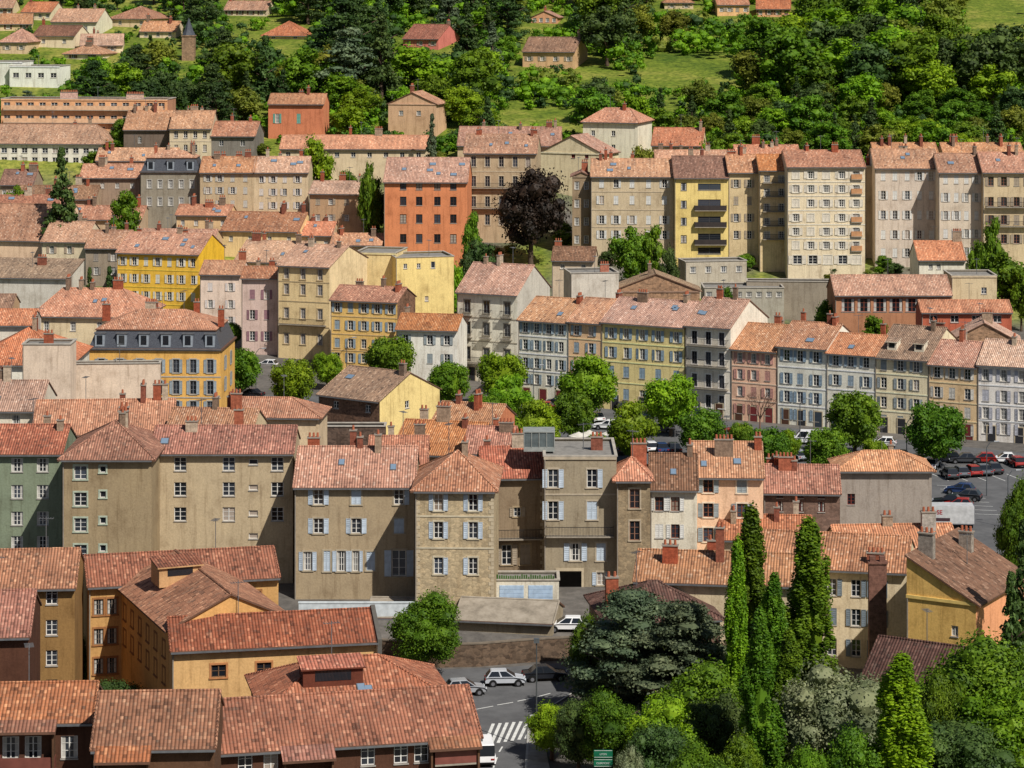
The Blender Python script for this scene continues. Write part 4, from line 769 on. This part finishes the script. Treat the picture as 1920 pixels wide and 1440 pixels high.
LT=[('cone','dark',115,9.2,275,75),('cone','dark',168,10.4,500,40),('cone','dark',205,10.4,498,44),('far','bright',595,8.7,252,62),('far','mid',1180,9.6,422,84),('far','mid',1222,9.6,420,60),('far','dark',900,9.6,440,70),('far','mid',1860,9.7,405,50),('far','mid',1880,9.9,470,120),('far','mid',1915,10,500,60),('far','mid',1835,9.8,448,50),('far','mid',650,8.9,318,60),('far','mid',700,9.1,330,60),('far','bright',700,9,345,50),('far','olive',1205,8.6,268,60),('far','mid',1335,8.7,248,60),('far','dark',870,9.8,480,50),('far','mid',175,8.5,282,50),('far','mid',230,8.2,222,50),('far','mid',885,9.5,395,40),('far','dark',1255,9.7,455,40),('far','mid',1365,10.2,535,50),('far','mid',235,9.1,355,60),('far','mid',30,8.9,345,50),('far','mid',1550,10.3,560,50),('far','mid',1640,10.5,590,60),('far','mid',425,10.3,612,55),('cone','blue',810,8.6,212,38),('cone','dark',915,8.3,185,44),('far','bright',860,10.1,490,40),('far','mid',690,9.2,300,40)]
rr=random.Random(4)
for (xa,xb,y0,y1,n) in [(1130,1280,468,500,7),(1280,1640,486,520,12),(1640,1920,505,535,14),(860,1080,440,492,9),(1480,1640,520,560,5),(590,720,300,345,6),(440,720,290,300,5),(1820,1920,440,560,5),(140,240,285,300,4),(640,860,300,320,6)]:
    for i in range(n):
        yb=rr.uniform(y0,y1); s=hill_s(yb); h=rr.uniform(14,34); LT.append(('far',rr.choice(['mid','bright','dark','mid','olive']),rr.uniform(xa,xb),s,yb-h,h*rr.uniform(1.1,1.6)))
for (k,mt,x,s,yt,wp) in LT:
    tree(k,mt,x,s,yt,wp,'spruce_tree' if k=='cone' else 'broadleaf_tree',TLAB[mt]+(' conical spruce' if k=='cone' else ' leafy tree')+' between town houses',group='trees between the houses')
# hillside wood
MEAD=[(1205,110,1380,146),(935,208,1078,232),(1810,0,1925,58),(1092,134,1170,152)]
def free(t0,t1,y0,y1,bx,s,m=14):
    for (a,b_,c,d_) in PROT:
        if t1>a and t0<c and y1>d_-m and y0<d_ and y1>b_: return False
    w=t1-t0
    for (a,b_,c,d_) in MEAD:
        if t1-w*.25>a and t0+w*.25<c and y1>b_ and y0+(y1-y0)*.15<d_: return False
    X,Y=(bx-CX)/s,F/s
    for c in FOOT:
        xs=[p[0] for p in c]; ys=[p[1] for p in c]
        if min(xs)-2<X<max(xs)+2 and min(ys)-3<Y<max(ys)+1.5: return False
    return True
yb=14; hill=[]
while yb<318:
    x=-20+random.random()*30
    while x<1950:
        bx=x+random.uniform(-16,16); by=yb+random.uniform(-10,10); s=hill_s(by)
        zone='con' if bx<960 and not(190<by<300 and bx>430) else 'dec'
        if bx<330: zone=random.choice(['con','dec','con'])
        if zone=='con': k,mt,h,w=random.choice([('cedar','dark',19,16),('cedar','dark',17,15),('cedar','blue',16,14),('cone','dark',20,8.5),('cone','dark',17,8),('cone','blue',16,8),('far','mid',13,12),('far','dark',14,12),('far','bright',11,11)])
        else: k,mt,h,w=random.choice([('far','mid',15,16),('far','bright',14,15),('far','bright',17,18),('far','mid',18,17),('far','olive',14,14),('far','dark',17,16),('far','bright',15,16),('cone','dark',17,8)])
        f=random.uniform(.7,1.25)*(1 if by<215 else .6); h*=f; w*=f
        if by<150 and bx<330: h*=.62; w*=.62
        if free(bx-w*s/2,bx+w*s/2,by-h*s,by,bx,s): hill.append((k,mt,bx,s,by-h*s,w*s))
        x+=60*random.uniform(.8,1.2)
    yb+=23
for (x0,y0,x1,y1,n,ks) in [(330,95,760,215,40,[('cedar','dark',24,20),('cone','dark',25,11),('cedar','blue',20,18),('cone','dark',22,9)])]:
    for i in range(n):
        bx,by=random.uniform(x0,x1),random.uniform(y0,y1); s=hill_s(by); k,mt,h,w=random.choice(ks)
        if free(bx-w*s/2,bx+w*s/2,by-h*s,by,bx,s): hill.insert(0,(k,mt,bx,s,by-h*s,w*s))
print('HILL',len(hill)); keep=hill[:24]; rest=hill[24:]; random.shuffle(rest)
for (k,mt,x,s,yt,wp) in (keep+rest)[:292]:
    tree(k,mt,x,s,yt,wp,{'cone':'conifer_tree','cedar':'cedar_tree','far':'hillside_tree'}[k],TLAB[mt]+{'cone':' pointed conifer',  'cedar':' spreading cedar','far':' broad crowned tree'}[k]+' on the wooded hillside',group='trees of the hillside wood')
def woodmass():
    g=np.random.default_rng(5); C=[];R=[];M=[]; tries=0
    while len(C)<9600 and tries<30000:
        tries+=1; bx=g.uniform(-25,1945); by=g.uniform(-16,325); s=hill_s(by); r=g.uniform(1.2,3.8)*(1 if by<200 else .65)
        if bx<330 and by<130: r*=.5
        w=r*2.4*s; hh=r*g.uniform(1.8,3.0)*s
        if by>300 and bx<840: continue
        if not free(bx-w/2,bx+w/2,by-hh,by,bx,s,4): continue
        X,Y=(bx-CX)/s,F/s; z=tz(X,Y); mt=int(g.choice([0,0,1,1,2,3,1] if bx>960 else [0,2,2,1,2,1,0]))
        for q in range(5):
            rq=r*g.uniform(.4,.7); C.append((X+g.normal()*r*.5,Y+g.normal()*r*.5,z+max(rq*.5,(hh/s-rq)*g.uniform(.2,1)))); R.append((rq,rq,rq*.85)); M.append(mt)
    C=np.array(C);R=np.array(R);M=np.array(M); n=len(C); nl=n*28; k=np.repeat(np.arange(n),28)
    V=leaves(g,C,R,nl,.6,k); vs=[V]; fs=np.arange(nl*4).reshape(-1,4).tolist(); mi=M[k].tolist(); b=len(V); iv,jf=ico()
    for c,r,m_ in zip(C,R,M):
        vs.append(c+iv*r*.74); fs+=[[b+q for q in f] for f in jf]; mi+=[int(m_)]*20; b+=12
    me=bpy.data.meshes.new('woodland_mass'); me.from_pydata(np.concatenate(vs).tolist(),[],fs)
    for q in('mid','bright','dark','olive'): me.materials.append(LM[q])
    me.polygons.foreach_set('material_index',mi); o=ob('woodland',me); o['kind']='stuff'; print('WOOD',n)
woodmass()
m=MB(); g=random.Random(3)
def br(p,d,l,r,dep):
    q=p+d*l; m.tube([p,q],[r,r*.7],5,cap=False)
    if dep:
        for i in range(3): dd=(d+Vector((g.uniform(-.6,.6),g.uniform(-.6,.6),g.uniform(-.1,.4)))).normalized(); br(q,dd,l*.72,r*.62,dep-1)
br(Vector((0,0,0)),Vector((0,0,1)),2.1,.16,5)
e=bpy.data.objects.new('bare_tree',None); COL.objects.link(e); s=(812-VH)/HC; e.location=((1425-CX)/s,F/s,0); top(e,'leafless brown tree with fine twigs in the square','tree'); ob('trunk',m.mesh('trunk',[plain((130,100,86),.9)]),e)
# ================= cars
def car_parts(kind):
    if kind in _cache: return _cache[kind]
    Ln,Wd={'hatch':(4.0,1.72),'sedan':(4.5,1.78),'van':(5.0,1.95)}[kind]; a=Ln/2; w=Wd/2
    prof={'hatch':[(-a,.35),(-a-.02,.62),(-a+.08,.92),(-a+.6,.98),(a-1.15,.96),(a-.25,.80),(a,.62),(a+.02,.35)],'sedan':[(-a,.35),(-a-.02,.65),(-a+.05,.9),(-a+.8,.95),(a-1.35,.93),(a-.25,.78),(a,.6),(a+.02,.35)],'van':[(-a,.35),(-a,.7),(-a+.02,1.05),(-a+.3,1.1),(a-1.0,1.1),(a-.25,.98),(a,.7),(a+.02,.35)]}[kind]
    B_=MB(); n=len(prof); V=[]
    for (yy,k) in [(-w+.12,1.0),(-w,.93),(w,.93),(w-.12,1.0)]: V.append([(x*(1 if abs(yy)<w-.05 else .985),yy,z if z<.5 else .35+(z-.35)*k) for x,z in prof])
    for p,q in zip(V,V[1:]):
        for i in range(n-1): B_.poly([p[i],q[i],q[i+1],p[i+1]])
    B_.poly(list(reversed(V[0]))); B_.poly(V[-1]); B_.poly([V[0][0],V[0][-1],V[-1][-1],V[-1][0]],1)
    for x in (-a*.62,a*.62):
        for sy in (-1,1): B_.tube([(x,sy*(w-.02),.33),(x,sy*(w+.004),.33)],[.39,.39],12,1)
    B_.box(-a-.05,-a+.02,-w+.15,w-.15,.36,.5,1); B_.box(a-.02,a+.05,-w+.15,w-.15,.36,.5,1)
    cb={'hatch':(-a+.12,a-1.0,-a+.55,a-1.85,1.46),'sedan':(-a+.65,a-1.2,-a+1.25,a-2.0,1.42),'van':(-a+.03,a-.75,-a+.1,a-1.45,1.95)}[kind]
    zb={'hatch':.93,'sedan':.9,'van':1.06}[kind]; x0,x1,u0,u1,zt=cb; wb,wt=w-.08,w-.24 if kind!='van' else w-.12
    lo=[(x0,-wb,zb),(x1,-wb,zb),(x1,wb,zb),(x0,wb,zb)]; hi=[(u0,-wt,zt),(u1,-wt,zt),(u1,wt,zt),(u0,wt,zt)]
    G=MB()
    for i in range(4):
        j=(i+1)%4; G.poly([lo[i],lo[j],hi[j],hi[i]])
    hi2=[(u0+.1,-wt+.08,zt+.06),(u1-.12,-wt+.08,zt+.06),(u1-.12,wt-.08,zt+.06),(u0+.1,wt-.08,zt+.06)]
    R_=MB(); R_.poly(hi2)
    for i in range(4): j=(i+1)%4; R_.poly([hi[i],hi[j],hi2[j],hi2[i]])
    for sy in(-1,1):
        for f in ((0,.06),(.48,.54),(.94,1)) if kind!='van' else ((0,.62),(.94,1)):
            pa=[Vector(lo[0]).lerp(Vector(lo[1]),f[0]),Vector(lo[0]).lerp(Vector(lo[1]),f[1]),Vector(hi[0]).lerp(Vector(hi[1]),f[1]),Vector(hi[0]).lerp(Vector(hi[1]),f[0])]
            q=[(p.x,(p.y-.012)*-sy,p.z) for p in pa]; R_.poly(q if sy<0 else list(reversed(q)))
    nb=len(B_.v); B_.v+=R_.v; B_.f+=[[nb+i for i in f] for f in R_.f]; B_.m+=R_.m
    W_=MB(); r=.31; W_.tube([(0,-.1,0),(0,.1,0)],[r,r],14,0); W_.tube([(0,-.115,0),(0,.115,0)],[r*.6,r*.6],10,1)
    hl=MB(); hl.box(-.02,.06,-.18,.18,-.07,.07)
    me=(B_,G.mesh('window',[DARKGLASS]),W_.mesh('wheel',[plain((22,22,22),.8),plain((150,150,155),.35,.6)]),hl.mesh('headlight',[plain((220,225,230),.15,0,.7)]),hl.mesh('tail_light',[plain((150,20,16),.3)]),Ln,Wd)
    _cache[kind]=me; return me
_cb={}
def car(px,py,head,c,cn,kind='hatch',z=0.0,s=None,label=None,group='cars parked around the town square'):
    P=car_parts(kind); s=s or (py-VH)/(HC-z); X,Y=(px-CX)/s,F/s; e=bpy.data.objects.new('parked_car' if kind!='van' else 'parked_van',None); COL.objects.link(e); e.location=(X,Y,z+.012); e.rotation_euler=(0,0,math.radians(head))
    top(e,label or f'{cn} '+{'hatch':'hatchback','sedan':'saloon car','van':'delivery van'}[kind]+' parked on asphalt','car' if kind!='van' else 'van',group)
    if (kind,c) not in _cb: _cb[(kind,c)]=P[0].mesh('body',[plain(c,.25,0,.6,.03,1),plain((20,20,20),.9)])
    ob('body',_cb[(kind,c)],e); ob('window',P[1],e); a,w=P[5]/2,P[6]/2
    for sx in(-1,1):
        for sy in(-1,1): ob('wheel',P[2],e,(sx*a*.62,sy*(w-.07),.31))
    for sy in(-1,1): ob('headlight',P[3],e,(a-.05,sy*(w-.3),.66)); o=ob('tail_light',P[4],e,(-a+.03,sy*(w-.25),.74))
car(947,1284,4,(180,184,190),'silver','hatch',label='silver hatchback parked beside the stone wall',group=None)
car(1022,1275,8,(28,30,36),'black','sedan',label='black saloon car parked behind a silver hatchback',group=None)
car(872,1302,12,(150,152,156),'grey','hatch',label='grey hatchback half hidden by a tiled roof',group=None)
car(1062,1183,178,(232,232,232),'white','hatch',z=1.95,s=18.15,label='small white hatchback in the yard behind the wall',group=None)
car(905,1425,95,(235,235,235),'white','van',label='white van stopped by the pedestrian crossing',group=None)
CC=[((225,225,225),'white'),((30,32,38),'black'),((150,154,160),'silver'),((90,94,100),'grey'),((40,60,100),'dark blue'),((150,34,28),'red'),((225,225,225),'white'),((60,62,66),'dark grey')]
car(1513,832,172,(225,225,225),'white','van',label='white delivery van parked before the blue white house')
for (x,y,h) in [(1842,868,175),(1808,868,178),(1775,866,172),(1722,870,90),(1748,878,70),(1862,886,100),(1842,889,100),(1822,891,100),(1800,893,100),(1780,896,100),(1800,926,160),(1812,938,160),(1780,948,165),(1796,955,165),(1690,862,95),(1680,872,90),(1885,868,175),(1905,874,100),(1495,862,110),(1470,868,110),(1220,846,100),(1240,848,100),(1262,848,100),(1380,815,170),(1395,835,110),(1140,805,170),(1165,770,100),(1120,790,100),(1090,830,95),(1020,770,170),(500,690,160),(430,745,100),(420,760,100),(470,745,160),(1240,810,170),(1300,830,100),(1340,835,100),(1045,760,165),(1330,790,165),(1150,845,100),(1200,790,165),(1165,850,95),(1655,838,165)]:
    c=random.choice(CC); car(x,y,h+random.uniform(-3,3),c[0],c[1],random.choice(['hatch','hatch','sedan']))
e=bpy.data.objects.new('box_truck',None); COL.objects.link(e); s=(998-VH)/HC; e.location=((1742-CX)/s,F/s,.012); e.rotation_euler=(0,0,math.radians(-4)); top(e,'white box truck with red lettering parked at kerb','truck')
m=MB(); m.box(0,5.6,0,2.4,1.0,3.3); m.box(0,5.65,-.01,2.41,1.0,1.12,1); m.box(5.6,5.66,0,2.4,1.0,3.35,1); ob('cargo_box',m.mesh('cargo_box',[plain((200,200,200),.4),plain((120,120,124),.5)]),e)
m=MB(); m.box(-.9,0,.15,2.25,.5,2.4,0); m.box(-1.6,-.9,.15,2.25,.5,1.5,0); m.poly([(-1.6,.15,1.5),(-.9,.15,2.4),(-.9,2.25,2.4),(-1.6,2.25,1.5)],1); m.box(-.9,-.2,.13,.15,1.5,2.2,1); m.box(-1.0,5.5,.4,2.0,.5,.95,2); ob('cab',m.mesh('cab',[plain((230,230,230),.4),DARKGLASS,plain((30,30,30),.8)]),e)
m=MB(); m.tube([(0,-.14,0),(0,.14,0)],[.45,.45],14); wm=m.mesh('wheel',[plain((22,22,22),.8)])
for x in(-.8,4.3):
    for y in (.3,2.1): ob('wheel',wm,e,(x,y,.45))
def text(s_,size,mat,parent,loc,rot,name='lettering'):
    cu=bpy.data.curves.new('t','FONT'); cu.body=s_; cu.size=size; cu.align_x='CENTER'; cu.extrude=.004; cu.offset=size*.02
    to=bpy.data.objects.new('t',cu); COL.objects.link(to); dg=bpy.context.evaluated_depsgraph_get(); me=bpy.data.meshes.new_from_object(to.evaluated_get(dg)); bpy.data.objects.remove(to)
    me.materials.clear(); me.materials.append(mat); o=ob(name,me,parent,loc); o.rotation_euler=rot; return o
text('SE',.75,plain((170,50,52),.5),e,(1.3,-.02,2.25),(math.radians(90),0,0))
m=MB(); m.box(.3,2.6,-.02,-.012,1.4,1.8); ob('stripe',m.mesh('stripe',[plain((70,50,56),.5)]),e)
def pole(x,y,h,r=.05):
    m=MB(); m.tube([(0,0,0),(0,0,h)],[r,r*.8],8); return m.mesh('post',[plain((90,94,96),.5,.3)])
X,Y=g0(1006,1408); e=bpy.data.objects.new('road_sign',None); COL.objects.link(e); e.location=(X,Y,.12); top(e,'grey post with white direction panel and warning triangle','road sign')
ob('post',pole(0,0,9.6,.07),e); m=MB(); m.box(-.6,.45,-.06,-.03,2.7,3.15); m.poly([(.45,-.06,2.7),(.7,-.06,2.92),(.45,-.06,3.15)]); ob('direction_panel',m.mesh('direction_panel',[plain((225,225,225),.5)]),e)
m=MB(); m.poly([(-.4,-.09,1.85),(.4,-.09,1.85),(0,-.09,2.55)],0); m.poly([(-.26,-.1,1.93),(.26,-.1,1.93),(0,-.1,2.4)],1); ob('warning_triangle',m.mesh('warning_triangle',[plain((190,30,26),.5),plain((235,235,235),.5)]),e)
m=MB(); m.box(-.25,.25,-.2,.2,9.6,10.0); ob('lamp_head',m.mesh('lamp_head',[plain((90,94,96),.5)]),e)
X,Y=g0(1131,1530); e=bpy.data.objects.new('direction_sign',None); COL.objects.link(e); e.location=(X,Y,0); top(e,'two stacked green direction boards with white lettering','road sign')
ob('post',pole(0,0,5.6),e)
for i,tx in enumerate(('LYON','CLERMONT')):
    m=MB(); z=4.85-i*.75; m.box(-.78,.78,-.1,-.06,z,z+.66,0); m.box(-.74,.74,-.108,-.1,z+.04,z+.07,1); m.box(-.74,.74,-.108,-.1,z+.59,z+.62,1); p=ob('panel',m.mesh('panel',[plain((18,104,74),.5),PAINT]),e); text(tx,.22,plain((190,205,196),.6),p,(0,-.115,z+.24),(math.radians(90),0,0))
for (x,y) in [(650,712),(1000,770),(1230,800),(1500,840),(1700,880),(1548,842),(1850,930),(480,735),(1890,990)]:
    X,Y=g0(x,y); e=bpy.data.objects.new('street_lamp',None); COL.objects.link(e); e.location=(X,Y,0); top(e,'slim grey street lamp in the town square','street lamp','lamps around the square')
    if 'lamp' not in _cache:
        m=MB(); m.tube([(0,0,0),(0,0,6.5),(.5,0,7.2),(1.2,0,7.3)],[.08,.06,.05,.04],6); _cache['lamp']=m.mesh('post',[plain((100,104,108),.5,.3)]); m=MB(); m.tube([(1.0,0,7.28),(1.7,0,7.3)],[.12,.08],8); _cache['lh']=m.mesh('lamp_head',[plain((170,172,175),.4)])
    ob('post',_cache['lamp'],e); ob('lamp_head',_cache['lh'],e)
def parasol(px,s,z,c,cn):
    e=bpy.data.objects.new('parasol',None); COL.objects.link(e); e.location=((px-CX)/s,F/s,z); top(e,cn+' cafe parasol standing open on a terrace','parasol','cafe parasols')
    m=MB(); m.tube([(0,0,0),(0,0,2.5)],[.04,.04],6); ob('pole',m.mesh('pole',[WHITE]),e); m=MB(); R=1.5
    for i in range(8):
        a,b=i*math.pi/4,(i+1)*math.pi/4; m.poly([(math.cos(a)*R,math.sin(a)*R,2.1),(math.cos(b)*R,math.sin(b)*R,2.1),(0,0,2.7)])
    ob('canopy',m.mesh('canopy',[plain(c,.8)]),e)
for px,c,cn in [(950,(60,110,170),'blue'),(975,(60,110,170),'blue'),(935,(220,215,200),'cream'),(1000,(220,215,200),'cream')]: parasol(px,9.5,tz(0,F/9.5),c,cn)
for px,s in [(1105,12.75),(1125,12.9),(1085,12.8),(1145,12.75)]: parasol(px,s,0,(215,210,198),'cream')
# ================= camera, light, world
cam=bpy.data.cameras.new('Camera'); co=bpy.data.objects.new('Camera',cam); COL.objects.link(co); co.location=(0,0,HC); co.rotation_euler=(math.radians(90),0,0)
cam.sensor_width=36; cam.lens=36*F/1920; cam.shift_y=-(720-VH)/1920; cam.clip_start=1; cam.clip_end=20000; scene.camera=co
sv=Vector((.55,-.72,1.0)).normalized(); el=math.asin(sv.z); az=math.atan2(sv.x,sv.y)
sl=bpy.data.lights.new('Sun','SUN'); sl.energy=5.0; sl.angle=math.radians(.5); sl.color=(1,.955,.88); so=bpy.data.objects.new('Sun',sl); COL.objects.link(so); so.rotation_euler=(-sv).to_track_quat('-Z','Y').to_euler(); so.location=(100,-50,200)
w=bpy.data.worlds.new('World'); scene.world=w; w.use_nodes=True; nt=w.node_tree; bg=nt.nodes['Background']; sky=nt.nodes.new('ShaderNodeTexSky'); sky.sky_type='NISHITA'; sky.sun_disc=False; sky.sun_elevation=el; sky.sun_rotation=az; nt.links.new(sky.outputs[0],bg.inputs[0]); bg.inputs[1].default_value=.055
scene.view_settings.view_transform='Standard'; scene.view_settings.look='None'; scene.view_settings.exposure=0
print('OBJS',len(bpy.data.objects))
